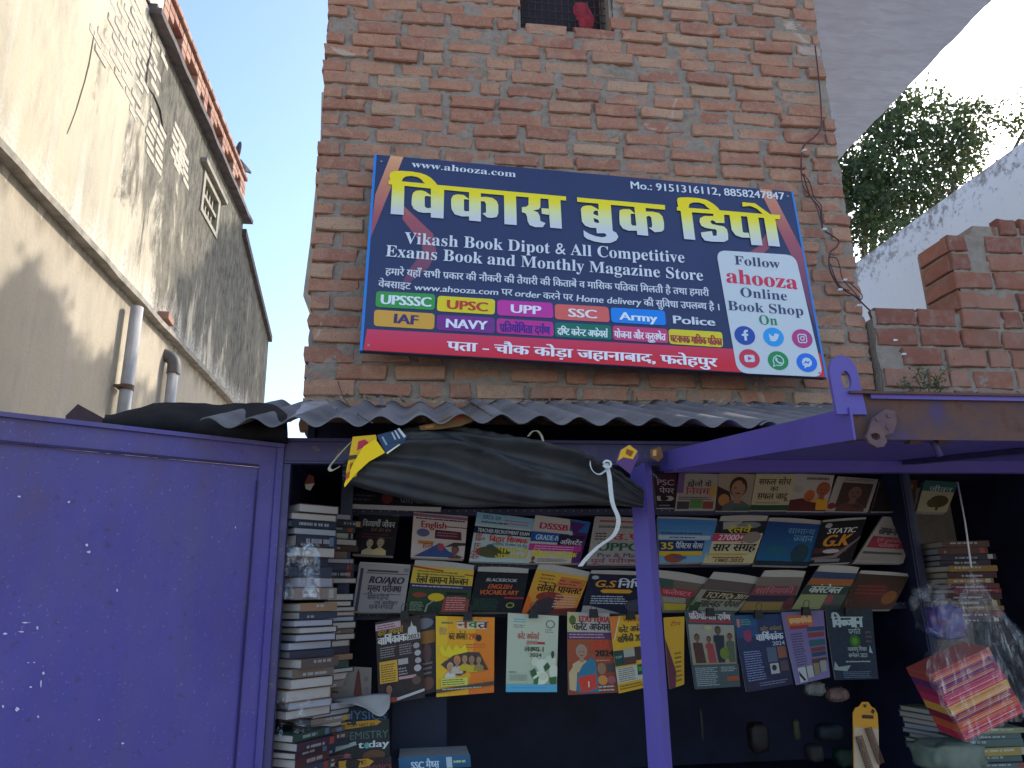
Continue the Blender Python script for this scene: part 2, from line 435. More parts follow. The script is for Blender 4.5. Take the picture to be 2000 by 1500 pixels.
# plaster lip along the right edge
g = G(); pts = [(WX1 - .012 + .006 * noise.noise(Vector((0, 0, k * .7))), WY + .03, 2.75 + k * .12) for k in range(26)]
g.tube(pts, [.016 + .006 * noise.noise(Vector((k * .9, 2, 0))) for k in range(26)], 6)
g.obj('plaster_edge', simple('grey_plaster', (.42, .38, .34), (.30, .27, .25), 30, .9, .6, .004), bb, smooth=True)
LP = simple('pale_cement_render', (.50, .47, .42), (.40, .37, .33), 14, .9, .4, .003)
g = G(); g.prism([onY(*p, 4.4) for p in [(740, 180), (628, 180), (626, 268), (606, 470), (594, 560), (592, 578), (606, 606), (620, 640), (622, 1500), (740, 1500)]], (0, .3, 0))
g.obj('plaster_buttress', LP, bb)

# red rag in the window
RAG = simple('red_cloth', (.30, .03, .045), (.18, .02, .03), 30, .9, .5, .004)
rz = onY(1140, 30, WY + .075); V = []; F = []
for j in range(13):
    for i in range(11):
        u = i / 10 - .5; v = j / 12 - .5; wdt = .085 * (.35 + .65 * math.cos(v * 2.4) + .15 * noise.noise(Vector((j * .6, 1, 1))))
        V.append((rz.x + u * wdt * 1.25 + .012 * math.sin(v * 5), WY + .075 - .025 * math.cos(u * 3) * math.cos(v * 3) + .012 * noise.noise(Vector((i * .8, j * .7, 0))), rz.z - v * .17))
for j in range(12):
    for i in range(10): a = j * 11 + i; F.append((a, a + 1, a + 12, a + 11))
tag(mesh_obj('rag', V, F, RAG, smooth=True), 'crumpled red rag stuck in the grille of the small top window', 'rag')

# ------------------------------------------------------------------ left building
def m_plaster():
    t = NT('weathered_lime_plaster'); g = t.n('NewGeometry'); sp = t.n('SeparateXYZ'); t.l(g.outputs['Position'], sp.inputs[0])
    Y, Z = sp.outputs[1], sp.outputs[2]
    a = t.noise(1.4, 8, .62, stretch=(1, 1, .45)); b = t.noise(5, 9, .7, stretch=(1, 1, .35)); c = t.noise(30, 7, .7); st = t.noise(7, 6, .6, stretch=(1, 1, .07)); big = t.noise(.55, 4, .5)
    up = t.math('SUBTRACT', Z, 4.0)
    col = t.mix(t.ramp(a, [(.35, 0), (.65, 1)]), (.57, .50, .37), (.46, .41, .31))
    col = t.mix(t.ramp(b, [(.45, 0), (.62, .7)]), col, (.37, .34, .28))
    col = t.mix(t.ramp(st, [(.52, 0), (.70, .55)]), col, (.60, .56, .48))
    # lower storey: ochre wash
    col = t.mix(t.math('MULTIPLY', t.math('LESS_THAN', up, 0), .55), col, (.42, .36, .28))
    # black mould, growing toward the far end and under the cornice
    mn = t.noise(1.9, 9, .68, stretch=(1, 1, .38), dist=.7); mn2 = t.noise(9, 8, .7, stretch=(1, 1, .3))
    by = t.math('MINIMUM', t.math('MULTIPLY', t.math('SUBTRACT', Y, 5.75), .17), .13); bz = t.math('MAXIMUM', t.math('MINIMUM', t.math('MULTIPLY', t.math('SUBTRACT', Z, 5.15), .08), .06), -.07)
    bias = t.math('ADD', t.math('ADD', by, bz), .035)
    m = t.math('ADD', bias, t.math('ADD', t.math('MULTIPLY', mn, .75), t.math('MULTIPLY', mn2, .25)))
    m = t.math('MULTIPLY', t.ramp(m, [(.50, 0), (.565, .85), (.7, 1)]), t.math('GREATER_THAN', up, 0))
    mo = t.mix(t.ramp(t.noise(16, 8, .75, stretch=(1, 1, .4)), [(.38, 0), (.62, 1)]), (.035, .035, .032), (.15, .14, .115))
    col = t.mix(t.math('MULTIPLY', m, .92), col, mo)
    # damp streaks hanging from the ledge
    lg = t.math('MULTIPLY', t.ramp(t.math('ADD', t.math('MULTIPLY', up, 1.6), st), [(.15, 0), (.42, .8), (.47, 0)]), t.math('LESS_THAN', up, 0))
    col = t.mix(lg, col, (.24, .21, .16))
    wh = t.math('MULTIPLY', t.ramp(t.math('ADD', t.math('MULTIPLY', up, -1.1), st), [(.15, 0), (.45, .8)]), t.math('GREATER_THAN', up, 0))
    col = t.mix(t.math('MULTIPLY', wh, t.ramp(c, [(.4, .1), (.6, 1)])), col, (.70, .66, .58))
    col = t.mix(t.ramp(c, [(.62, 0), (.72, .6)]), col, (.25, .22, .17))
    t.bump(t.mix(.5, b, c), .8, .012); return t.fin(col, .95, .1)
PLASTER = m_plaster()
LX = -2.3
lb = empty('left_building', (LX, 7, 0), 'tall old plastered building in sunlight with black mould and an upper brick lattice parapet', 'building')
far1 = onX(525, 660, LX); far2 = onX(474, 440, LX)
outline = [(LX, 1.5, 0), (LX, 11.35, 0), (LX, far1.y, far1.z), (LX, far2.y + .02, 6.25), (LX, 9.04, 6.42), (LX, 1.5, 6.42)]
wq = [onX(*p, LX) for p in [(404, 352), (425, 392), (424, 442), (403, 405)]]
wy0, wy1, wza, wzb = 7.28, 7.95, 5.56, 6.04
hole = [(LX, wy0, wza), (LX, wy1, wza), (LX, wy1, wzb), (LX, wy0, wzb)]
g = G(); g.prism(outline, (-.35, 0, 0), holes=[hole]); g.box(LX - 6, 1.5, 0, LX - .36, 11.3, 5.4); g.obj('wall', PLASTER, lb)
GREYST = simple('grey_weathered_stone', (.38, .34, .28), (.20, .18, .15), 9, .9, .7, .008)
DKST = simple('blackened_cornice', (.15, .125, .12), (.08, .07, .07), 12, .9, .7, .008)
def band(y0, y1, z0, z1, out, mat, name, wav=.012, n=40):
    g = G(); V = []; F = []
    for k in range(n + 1):
        y = y0 + (y1 - y0) * k / n; q = noise.noise(Vector((y * 3, z0, 1))) * wav
        V += [(LX - .02, y, z0 + q), (LX + out + q, y, z0 + q), (LX + out + q, y, z1 + q * .5), (LX - .02, y, z1 + q * .5)]
    for k in range(n):
        a = 4 * k
        for j in range(4): F.append((a + j, a + (j + 1) % 4, a + 4 + (j + 1) % 4, a + 4 + j))
    F += [(3, 2, 1, 0), (4 * n, 4 * n + 1, 4 * n + 2, 4 * n + 3)]
    return mesh_obj(name, V, F, mat, lb)
band(1.5, 11.3, 3.955, 4.00, .075, GREYST, 'ledge'); band(1.5, 11.3, 4.002, 4.035, .045, GREYST, 'ledge_moulding')
band(5.45, 9.14, 6.385, 6.44, .10, DKST, 'cornice', .008); band(5.45, 9.1, 6.442, 6.48, .06, DKST, 'cornice_moulding', .008)
# sloping coping of the far lower part
g = G(); a = Vector((LX, 9.06, 6.25)); b = Vector((LX, far1.y + .02, far1.z)); g.prism([a + Vector((.05, 0, -.06)), b + Vector((.05, 0, -.06)), b + Vector((.05, 0, .03)), a + Vector((.05, 0, .03))], (-.4, 0, 0)); g.obj('coping', DKST, lb)
# near upper storey block
g = G(); g.box(LX - .35, 1.5, 6.43, LX - .03, 5.42, 8.2); up = g.obj('upper_wall', PLASTER, lb)
g = G(); g.box(LX - .04, 5.15, 6.46, LX + .0, 5.42, 8.2); g.obj('corner_pier', DKST, lb)
g = G(); g.box(LX - .35, 5.43, 6.485, LX + .0, 5.72, 7.3); g.obj('parapet_pier', simple('cream_plaster', (.55, .50, .40), (.42, .38, .31), 8, .9, .5, .006), lb)
# brick lattice parapet
TERR = NT('parapet_terracotta'); oi = TERR.n('ObjectInfo'); _c = TERR.ramp(oi.outputs['Random'], [(0, (.28, .13, .10)), (.5, (.37, .20, .145)), (1, (.44, .29, .21))]); _f = TERR.noise(25, 6); TERR.bump(_f, .6, .004); TERRM = TERR.fin(TERR.mix(TERR.ramp(_f, [(.4, 0), (.7, .6)]), _c, (.30, .20, .16)), .9, .15)
PB = [brick_mesh('brick', .125, .078, .12, TERRM, .003) for _ in range(3)]
PT = [brick_mesh('brick', .145, .05, .17, TERRM, .003) for _ in range(2)]
par = empty('parapet', (0, 0, 0)); par.parent = lb
rz = -math.pi / 2
def pb(me, y, z, x=LX - .10): place('brick', me, (x + .1, y, z), par, (random.gauss(0, .02), 0, math.pi / 2 + random.gauss(0, .015)))
patt = ['1111', '1100', '1000', '1100', '1111']
y = 5.80; k = 0
while y < 9.0:
    pier = 7.02 < y < 7.2 or y > 8.72
    for r_ in range(5):
        if pier or patt[r_][k % 4] == '1': pb(random.choice(PB), y, 6.53 + r_ * .083)
    y += .131; k += 1
y = 5.75
while y < 9.02: pb(random.choice(PT), y, 6.935 + .015 * random.random(), LX - .07); y += .15
g = G(); g.box(LX - .26, 5.7, 6.96, LX - .0, 9.0, 6.985); g.obj('top_bed', DKST, lb)
g = G(); g.box(LX - .22, 5.72, 6.482, LX - .14, 9.0, 6.90); g.obj('parapet_backing', simple('dark_brick_backing', (.22, .12, .09), (.15, .08, .06), 8, .9), lb)  # solid backing in a darker brown than the lattice bricks
# exposed whitewashed bricks where the plaster has fallen
WW = NT('limewashed_brick'); _f = WW.noise(30, 6); WW.bump(_f, .7, .004); WWM = WW.fin(WW.mix(WW.ramp(_f, [(.4, 0), (.65, 1)]), (.50, .46, .38), (.40, .36, .29)), .95, .1)
WB = [brick_mesh('brick', .20, .058, .05, WWM, .004) for _ in range(4)]
for r_ in range(14):
    for k in range(10):
        yy = 4.55 + k * .222 + (r_ % 2) * .11; zz = 5.38 + r_ * .073
        if abs(yy - 5.35 + (zz - 5.9) * -.55) < .42 + .12 * noise.noise(Vector((r_ * .5, 0, 0))) and yy < 5.95 and random.random() < .86:
            place('brick', random.choice(WB), (LX + random.uniform(.001, .008), yy, zz), lb, (0, 0, math.pi / 2 + random.gauss(0, .02)))
for (a, b) in [((190, 190), 6), ((345, 290), 5), ((330, 240), 4)]:
    c0 = onX(*((300, 225) if b == 6 else (345, 250) if b == 5 else (352, 290)), LX)
    for k in range(b * 2):
        place('brick', random.choice(WB), (LX + .006, c0.y + (k % 2) * .21 + random.uniform(-.05, .05), c0.z - (k // 2) * .075), lb, (0, 0, math.pi / 2 + .02))
# crack
g = G(); g.tube([onX(*p, LX + .004) for p in [(297, 62), (293, 110), (288, 130), (285, 165), (300, 185), (312, 215), (318, 250), (326, 262)]], [.004, .007, .010, .006, .009, .012, .007, .004], 5); g.obj('crack', simple('dark_crack', (.07, .06, .05)), lb)
g = G(); g.tube([onX(*p, LX + .003) for p in [(185, 60), (181, 85), (174, 125), (166, 158), (152, 205), (149, 215), (138, 245), (131, 262)]], [.002, .004, .005, .004, .004, .003, .003, .002], 5); g.obj('crack', simple('faint_crack', (.2, .18, .14)), lb)  # second, thinner crack in a lighter brown
# window with shutter bars
wn = empty('window', (LX, (wy0 + wy1) / 2, wza)); wn.parent = lb; wn.location = Vector((LX, (wy0 + wy1) / 2, wza)) - lb.location
fr = simple('cream_window_frame', (.34, .31, .24), (.24, .22, .17), 20, .8, .3)
g = G(); g.box(LX - .10, wy0, wza, LX + .015, wy0 + .07, wzb); g.box(LX - .10, wy1 - .07, wza, LX + .015, wy1, wzb); g.box(LX - .10, wy0 + .07, wzb - .06, LX + .015, wy1 - .07, wzb); g.box(LX - .1, wy0 + .07, wza, LX + .015, wy1 - .07, wza + .05); g.box(LX - .09, wy0 + .07, (wza + wzb) / 2 - .02, LX + .0, wy1 - .07, (wza + wzb) / 2 + .02)
g.obj('frame', fr, wn)
for k in range(4):
    g = G(); yy = wy0 + .16 + k * .115; g.box(LX - .07, yy, wza + .05, LX - .03, yy + .035, (wza + wzb) / 2 - .022); g.box(LX - .07, yy, (wza + wzb) / 2 + .022, LX - .03, yy + .035, wzb - .062); g.obj('bar', fr, wn)
g = G(); g.box(LX - .34, wy0, wza, LX - .3, wy1, wzb); g.obj('pane', BLACK, wn)
g = G(); g.box(LX, wy0 - .12, wzb + .02, LX + .06, wy1 + .12, wzb + .07); g.obj('lintel', GREYST, lb)

# drain pipes
PIPE = simple('grey_pvc_pipe', (.48, .47, .45), (.38, .37, .36), 6, .4, .1)
def pipe(px0, px1, label, elbow=False):
    X = LX + .085; a = onX(*px0, X); b = onX(*px1, X); b = Vector((X, a.y, b.z - .9))
    r = .047; t = empty('drain_pipe', (X, a.y, b.z), label, 'drain pipe', 'plastic drain pipes on the left building')
    top = Vector((X, a.y, a.z))
    g = G()
    if elbow:
        g.tube([top + Vector((0, 0, -.06)), b], r, 16); g.obj('pipe', PIPE, t, smooth=True)
        g = G(); g.tube(spline([top + Vector((0, 0, -.09)), top + Vector((0, 0, 0)), top + Vector((-.03, 0, .06)), top + Vector((-.12, 0, .10))], 5), r * 1.22, 16); g.obj('elbow', simple('dark_pipe_elbow', (.16, .14, .14), (.11, .1, .1), 10, .6), t, smooth=True)
    else:
        g.tube([top, b], r, 16); g.obj('pipe', PIPE, t, smooth=True)
        cz = onX(240, 752, X).z; g = G(); g.tube([(X, a.y, cz - .02), (X, a.y, cz + .02)], r * 1.12, 16); g.box(X - .07, a.y - .075, cz - .008, X - .0, a.y + .075, cz + .008); g.obj('bracket', simple('rusty_bracket', (.16, .10, .06)), t, smooth=False)
pipe((268, 600), (235, 800), 'pale grey drain pipe running up to the ledge, nearer and taller of the two')
pipe((340, 712), (327, 800), 'shorter grey drain pipe ending in a dark elbow below the ledge', True)

lb_ = onX(322, 645, LX + .04); _q = brick_mesh('loose_brick', .2, .07, .1, TERRM, .004); _o = bpy.data.objects.new('loose_brick', _q); COL.objects.link(_o); _o.location = (LX + .085, lb_.y, 4.072); _o.rotation_euler = (0, 0, math.pi / 2 + .08); tag(_o, 'single orange brick lying on the ledge of the left building', 'brick')
# pigeons on the parapet
BIRD = simple('pigeon_feathers', (.10, .10, .12), (.05, .05, .06), 40, .7)
def bird(px, label, s=1.0, lean=0):
    p = onX(px[0], px[1], LX - .01); p.z = 6.99
    v = [(0, 0, .055), (0, .05, .085), (0, -.045, .11), (0, -.075, .155), (0, -.10, .16), (0, .115, .07), (.018, -.01, .03), (.018, -.012, .0), (-.018, -.01, .03), (-.018, -.012, 0)]
    e = [(0, 1), (0, 2), (2, 3), (3, 4), (1, 5), (0, 6), (6, 7), (0, 8), (8, 9)]
    rad = [.045, .035, .034, .024, .006, .012, .009, .005, .009, .005]
    me = bpy.data.meshes.new('bird'); me.from_pydata([Vector(q) * s for q in v], e, []); me.materials.append(BIRD)
    o = bpy.data.objects.new('bird', me); COL.objects.link(o); o.location = p; o.rotation_euler = (0, 0, lean)
    bm = bmesh.new(); bm.from_mesh(me); L = bm.verts.layers.skin.verify()
    for vv, r_ in zip(bm.verts, rad): vv[L].radius = (r_ * s, r_ * s)
    bm.verts.ensure_lookup_table(); bm.verts[0][L].use_root = True; bm.to_mesh(me); bm.free()
    o.modifiers.new('skin', 'SKIN'); o.modifiers.new('sub', 'SUBSURF').levels = 1; o.modifiers['sub'].render_levels = 1
    tag(o, label, 'bird', 'pigeons on the parapet')
bird((463, 308), 'dark pigeon on the parapet edge, the higher and nearer of the pair', 1.05, .5)
bird((476, 342), 'dark pigeon on the parapet edge, the lower one near the far end', 1.05, -.6)

# ------------------------------------------------------------------ concrete slab, white wall, broken wall on the right
SLAB = NT('pale_concrete_soffit'); _a = SLAB.noise(1.6, 6, .6, stretch=(1, 1, 1)); _b = SLAB.noise(9, 8, .65, stretch=(.5, 2, 1), dist=.5); SLAB.bump(_b, .6, .01)
SLABM = SLAB.fin(SLAB.mix(SLAB.ramp(_b, [(.4, 0), (.7, .7)]), SLAB.mix(SLAB.ramp(_a, [(.35, 0), (.7, 1)]), (.74, .78, .86), (.64, .68, .76)), (.52, .53, .58)), .92, .1)
g = G(); V = []; n = 40; top = []
edge = [(3.96 + .02 * noise.noise(Vector((0, k * .55, 1))), 2.6 + k * (6.6 - 2.6) / n) for k in range(n + 1)]
pts = [(2.19, 2.6, 5.6)] + [(x, y, 5.6) for x, y in edge] + [(2.19, 6.6, 5.6)]
g.prism(pts, (0, 0, .14)); tag(g.obj('roof_slab', SLABM), 'pale concrete roof slab jutting over the gap at upper right', 'roof slab')
WWALL = NT('whitewashed_wall_paint'); _a = WWALL.noise(2.4, 7, .65, stretch=(1, 1, .5)); _b = WWALL.noise(11, 8, .7); _g = WWALL.n('NewGeometry'); _s = WWALL.n('SeparateXYZ'); WWALL.l(_g.outputs['Position'], _s.inputs[0])
_m = WWALL.math('ADD', WWALL.math('MULTIPLY', WWALL.math('SUBTRACT', _s.outputs[2], 5.2), .42), WWALL.math('ADD', _b, WWALL.math('MULTIPLY', _a, .35)))
_m = WWALL.ramp(_m, [(.62, 0), (.74, .8)]); WWALL.bump(_b, .5, .006)
WWM2 = WWALL.fin(WWALL.mix(_m, WWALL.mix(WWALL.ramp(_a, [(.4, 0), (.65, .35)]), (.72, .77, .85), (.60, .65, .73)), (.20, .19, .19)), .9, .15)
X = 5.0; a = onX(2000, 275, X); b = onX(1690, 500, X)
g = G(); N = 40; ps = []
for k in range(N + 1):
    yy = 1.2 + (12 - 1.2) * k / N; t_ = (yy - a.y) / (b.y - a.y); ps.append((X, yy, a.z + (b.z - a.z) * t_ + .012 * noise.noise(Vector((yy * 4, 0, 0)))))
g.prism([(X, 1.2, 0)] + ps + [(X, 12, 0)], (.25, 0, 0)); ww = g.obj('white_wall', WWM2); tag(ww, 'tall whitewashed side wall with black stains along its sloping top', 'wall')

RB = NT('old_red_brick'); oi = RB.n('ObjectInfo'); _c = RB.ramp(oi.outputs['Random'], [(0, (.22, .085, .06)), (.5, (.29, .12, .08)), (1, (.33, .165, .115))]); _f = RB.noise(18, 8, .7); _h = RB.noise(4, 4)
_c = RB.mix(RB.ramp(_f, [(.48, 0), (.75, .6)]), _c, (.33, .25, .20)); _c = RB.mix(RB.ramp(_h, [(.5, 0), (.7, .5)]), _c, (.20, .13, .10)); RB.bump(_f, .8, .006); RBM = RB.fin(_c, .92, .15)
RBK = [brick_mesh('brick', .205, .088, .06, RBM, .006) for _ in range(6)]; RBH = [brick_mesh('brick', .10, .088, .06, RBM, .006) for _ in range(3)]
bw = empty('broken_wall', (2.7, 3.2, 0), 'broken red brick wall with a stepped ragged top right of the sign', 'wall')
X0, X1, X2, YF, TH = 2.205, 2.685, 3.62, 3.15, .24
zlo, zhi = 2.945, 3.455
g = G(); g.prism([(X0, YF + .02, 0), (X2, YF + .02, 0), (X2, YF + .02, zhi - .02), (2.86, YF + .02, zhi - .02), (2.84, YF + .02, zhi - .07), (X1 + .02, YF + .02, zhi - .09), (X1 + .02, YF + .02, zlo - .01), (X0 + .12, YF + .02, zlo - .005), (X0 + .0, YF + .02, zlo - .05)], (0, TH, 0)); g.obj('wall_core', MORTAR, bw)
rough_sheet('mortar_face', X0, X1 + .02, 2.3, zlo - .01, YF + .012, .016, .012, MORTAR, bw, seed=4); rough_sheet('mortar_face', X1 + .02, X2, 2.3, zhi - .09, YF + .012, .016, .012, MORTAR, bw, seed=8)
z = 2.38; r_ = 0
while z < zhi:
    x = X0 + .01 - (r_ % 2) * .11
    while x < X2:
        me, L = (random.choice(RBH), .10) if random.random() < .25 else (random.choice(RBK), .205)
        cx = x + L / 2
        if cx > X0 + .05 and (z < zlo - .03 or cx > X1 + .10) and (z < zhi - .09 or cx > 2.93): place('brick', me, (cx, YF + random.gauss(0, .005), z + random.gauss(0, .003)), bw, (0, random.gauss(0, .015), random.gauss(0, .02)))
        x += L + random.uniform(.014, .03)
    if zlo < z < zhi - .06:            # the broken end that faces the street
        place('brick', random.choice(RBH), (X1 + .06, YF + .003, z), bw); place('brick', random.choice(RBK), (X1 + .005, YF + .13, z), bw, (0, 0, -math.pi / 2))
    z += .105; r_ += 1
for k in range(5):
    place('brick', random.choice(RBK), (X0 + .14 + k * .1, YF + .06 + .04 * (k % 2), zlo - .005 + random.uniform(-.008, .01)), bw, (-math.pi / 2 + .1, 0, random.uniform(-.3, .3)), (.5, .7, .5))
for k in range(7): place('brick', random.choice(RBK), (2.93 + k * .13, YF + .05, zhi - .02), bw, (-math.pi / 2, 0, random.uniform(-.2, .2)), (.6, .8, .5))
# ------------------------------------------------------------------ tree
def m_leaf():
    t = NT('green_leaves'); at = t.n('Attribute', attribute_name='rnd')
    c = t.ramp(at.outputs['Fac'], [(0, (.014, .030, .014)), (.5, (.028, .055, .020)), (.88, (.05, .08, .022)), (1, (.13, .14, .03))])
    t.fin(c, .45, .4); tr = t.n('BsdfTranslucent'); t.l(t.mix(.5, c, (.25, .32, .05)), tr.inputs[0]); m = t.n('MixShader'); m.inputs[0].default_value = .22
    t.l(t.b.outputs[0], m.inputs[1]); t.l(tr.outputs[0], m.inputs[2]); t.l(m.outputs[0], t.out.inputs[0]); return t.m
LEAF = m_leaf(); BARK = simple('rough_bark', (.13, .10, .07), (.07, .055, .04), 18, .9, .9, .02, stretch=(1, 1, .3))
tree = empty('tree', (7.2, 11.5, 0), 'large leafy tree backlit by the sun behind the white wall', 'tree')
lobes = []
def lob(px, py, Y, r, dens=1.0): lobes.append((onY(px, py, Y), r, dens * .62))
# visible crown
for q in [(1700, 300, 9.2, .75), (1760, 250, 9.0, .6), (1800, 320, 9.3, .8), (1850, 262, 9.4, .6), (1905, 245, 9.2, .40), (1740, 380, 9.4, .75), (1690, 430, 9.2, .55, .6), (1850, 340, 9.6, .65, .8),
          (1650, 350, 9.6, .8), (1790, 215, 9.8, .45), (1880, 215, 9.8, .35, .7), (1720, 470, 9.0, .55, .6), (1620, 420, 9.6, .9), (1600, 300, 10, .9), (1735, 208, 9.6, .4, .7), (1900, 310, 9.8, .4, .8), (2010, 235, 9.0, .35), (1700, 350, 8.8, .6), (1780, 440, 9.4, .5, .7), (1830, 410, 9.6, .5, .7)]: lob(*q)
# unseen crown lobes added behind the brick building to shade the left wall
def shade(Yp, zp, X, r, dens=1.0):
    P = Vector((LX, Yp, zp)); t_ = (X - LX) / SUN.x; lobes.append((P + SUN * t_, r, -dens))
def shpx(px, py, X, r, dens=1.0): q = onX(px, py, LX); shade(q.y, q.z, X, r, dens)
for q in [(505, 700, 3.0, .75), (480, 640, 3.2, .7), (515, 620, 2.6, .7), (450, 560, 3.0, .55), (420, 600, 3.2, .55), (440, 690, 3.2, .7), (470, 760, 3.4, .8), (400, 680, 3.0, .5), (365, 600, 3.0, .38, .8), (380, 640, 3.4, .5), (455, 480, 3.2, .35), (480, 530, 2.8, .55), (350, 660, 3.0, .35),
          (430, 770, 3.2, .6), (370, 730, 3.0, .42), (345, 770, 3.0, .4), (500, 560, 3.2, .6), (395, 560, 3.0, .35, .7), (425, 520, 3.0, .35, .8), (300, 790, 2.8, .3), (250, 790, 2.6, .25),
          (30, 640, 2.2, .34), (70, 700, 2.4, .34), (20, 720, 2.2, .4), (90, 770, 2.6, .42), (45, 600, 2.0, .22, .7), (140, 780, 2.4, .3), (185, 775, 2.6, .25), (20, 790, 2.4, .5), (215, 720, 2.2, .10), (60, 660, 2.4, .3)]: shpx(*q)
rs = np.random.RandomState(3)
V = []; F = []; A = []
for c, r, dens in lobes:
    big = 1.25 if dens < 0 else 1.0; dens = abs(dens)
    n_ = int((1500 if big == 1 else 2100) * (r / .6) ** 2.2 * dens)
    cl = max(8, int(36 * (r / .6) ** 2))
    d = rs.normal(size=(cl, 3)); d /= np.linalg.norm(d, axis=1)[:, None]; cc = d * (rs.rand(cl, 1) ** .45) * r * np.array([1.05, 1.05, .85])
    for k in range(n_):
        q = cc[rs.randint(cl)]; p = np.array(c) + q + rs.normal(size=3) * (r * .17 if big > 1 else .075)
        a_ = Vector(rs.normal(size=3)).normalized(); a_.z -= .45; a_.normalize(); b_ = a_.orthogonal().normalized(); b_ = (Matrix.Rotation(rs.rand() * 6.28, 3, a_) @ b_)
        L = rs.uniform(.055, .105) * big; W = L * (.30 if big == 1 else .42); p = Vector(p); nn = a_.cross(b_) * W * .35
        b0 = len(V); V += [p, p + a_ * L * .5 + b_ * W + nn, p + a_ * L, p + a_ * L * .5 - b_ * W + nn]; F += [(b0, b0 + 1, b0 + 2), (b0, b0 + 2, b0 + 3)]
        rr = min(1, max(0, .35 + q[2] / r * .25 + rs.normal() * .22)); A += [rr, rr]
off = Vector((7.2, 11.5, 0))
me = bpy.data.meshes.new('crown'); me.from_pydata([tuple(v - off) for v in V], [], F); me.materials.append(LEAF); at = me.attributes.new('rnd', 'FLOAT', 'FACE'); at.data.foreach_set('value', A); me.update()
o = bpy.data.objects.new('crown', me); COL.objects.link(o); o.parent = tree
g = G(); g.tube(spline([(7.2, 11.5, 0), (7.15, 11.5, 2), (7.1, 11.3, 3.6), (7.2, 11.2, 5)], 4), [.30 - .009 * k for k in range(13)], 10); g.obj('trunk', BARK, tree, smooth=True)
g = G()
for c, r, dens in lobes[::2]:
    s_ = Vector((7.1 + .1 * math.sin(len(g.v)), 11.3, 4.4)); mid = (s_ + c) / 2 + Vector((0, 0, -.3)); g.tube(spline([s_, mid, c], 5), [.12, .11, .10, .09, .08, .07, .055, .045, .035, .025, .015], 6)
g.obj('limbs', BARK, tree, smooth=True)

# ------------------------------------------------------------------ the shop sign
sp0 = Vector((0, 3.125, 3.68)); sn = Vector((0, -1, .085)).normalized()
def onS(px, py): return onP(px, py, sp0, sn)
TL, TR, BR, BL = [onS(*p) for p in [(736, 302), (1545, 374), (1612, 738), (708, 685)]]
ex = (TR - TL).normalized(); ey = sn.cross(ex) * -1; ey = ey if ey.z < 0 else -ey
ez = -sn if sn.y > 0 else sn
def loc2(px, py): d_ = onS(px, py) - TL; return (d_.dot(ex), -d_.dot(ey) * 1.0)   # x right, y up
def S3(x, y, h=0.0): return TL + ex * x - ey * y + ez * h
sign = empty('shop_sign', tuple(BL), 'large navy printed shop sign board with yellow Hindi title hung tilted on the bricks', 'sign board')
def flat(name, rough=.35): return lambda c, nm=None: None
_sm = {}
def ink(c, rough=.45):
    k = (c, rough)
    if k not in _sm:
        t = NT('sign_ink_' + c); f = t.noise(3.5, 5); f2 = t.noise(60, 4)
        b = lin(c); _sm[k] = t.fin(t.mix(t.math('MULTIPLY', t.ramp(f, [(.4, 0), (.7, 1)]), .12), b, tuple(.6 * x + .1 for x in b)), rough, .35)
    return _sm[k]
def poly(name, loops, h, mat, parent=sign, px=True, skirt=0.0):
    L2 = [[loc2(*p) if px else p for p in l] for l in loops]; L3 = [[S3(x, y, h) for x, y in l] for l in L2]
    tr = tessellate_polygon(L3); flat_ = [p for l in L3 for p in l]
    return mesh_obj(name, flat_, [tuple(t) for t in tr], mat, parent)
corners = [loc2(736, 302), loc2(1545, 374), loc2(1612, 738), loc2(708, 685)]
NAVY = NT('navy_sign_print'); _g = NAVY.noise(2, 4); NAVYM = NAVY.fin(NAVY.mix(NAVY.ramp(_g, [(.35, 0), (.7, 1)]), lin('2b3356'), lin('323b60')), .42, .4)
g = G(); cw = [S3(x, y, 0) for x, y in corners]; g.prism(cw, -ez * .028); g.obj('panel', NAVYM, sign)
# blue folded edge strips, proud of the panel by 2 mm
def strip(a, b, wd, mat, h=.002, name='edge_trim'):
    pa, pb_ = loc2(*a), loc2(*b); d_ = Vector((pb_[0] - pa[0], pb_[1] - pa[1])).normalized(); n_ = Vector((-d_.y, d_.x)) * wd
    q = [pa, pb_, (pb_[0] + n_.x, pb_[1] + n_.y), (pa[0] + n_.x, pa[1] + n_.y)]
    g = G(); g.prism([S3(x, y, h) for x, y in q], -ez * .032); g.obj(name, mat, sign)
strip((736, 302), (708, 685), -.012, ink('2a7fd0')); strip((1545, 374), (1612, 738), .010, ink('3b7fc4'))
# background ribbons
RIB = NT('sign_ribbon_gradient'); _tc2 = RIB.n('NewGeometry'); _sp = RIB.n('SeparateXYZ'); RIB.l(_tc2.outputs['Position'], _sp.inputs[0])
_mr = RIB.n('MapRange'); _mr.inputs['From Min'].default_value = 2.95; _mr.inputs['From Max'].default_value = 3.68; RIB.l(_sp.outputs[2], _mr.inputs[0])
RIBM = RIB.fin(RIB.ramp(_mr.outputs[0], [(0, lin('6e4462')), (.45, lin('a3565e')), (.8, lin('d08a66')), (1, lin('e2b07a'))]), .45, .35)
for pl in [[(763, 304), (788, 307), (722, 470), (733, 380)],
           [(788, 402), (846, 457), (852, 492), (838, 522), (775, 572), (800, 525), (826, 492), (824, 478), (786, 428)],
           [(1483, 369), (1506, 371), (1572, 500), (1592, 640), (1560, 545), (1543, 495)],
           [(1497, 455), (1503, 484), (1488, 498), (1462, 494), (1480, 482)]]: poly('ribbon', [pl], .0012, RIBM)
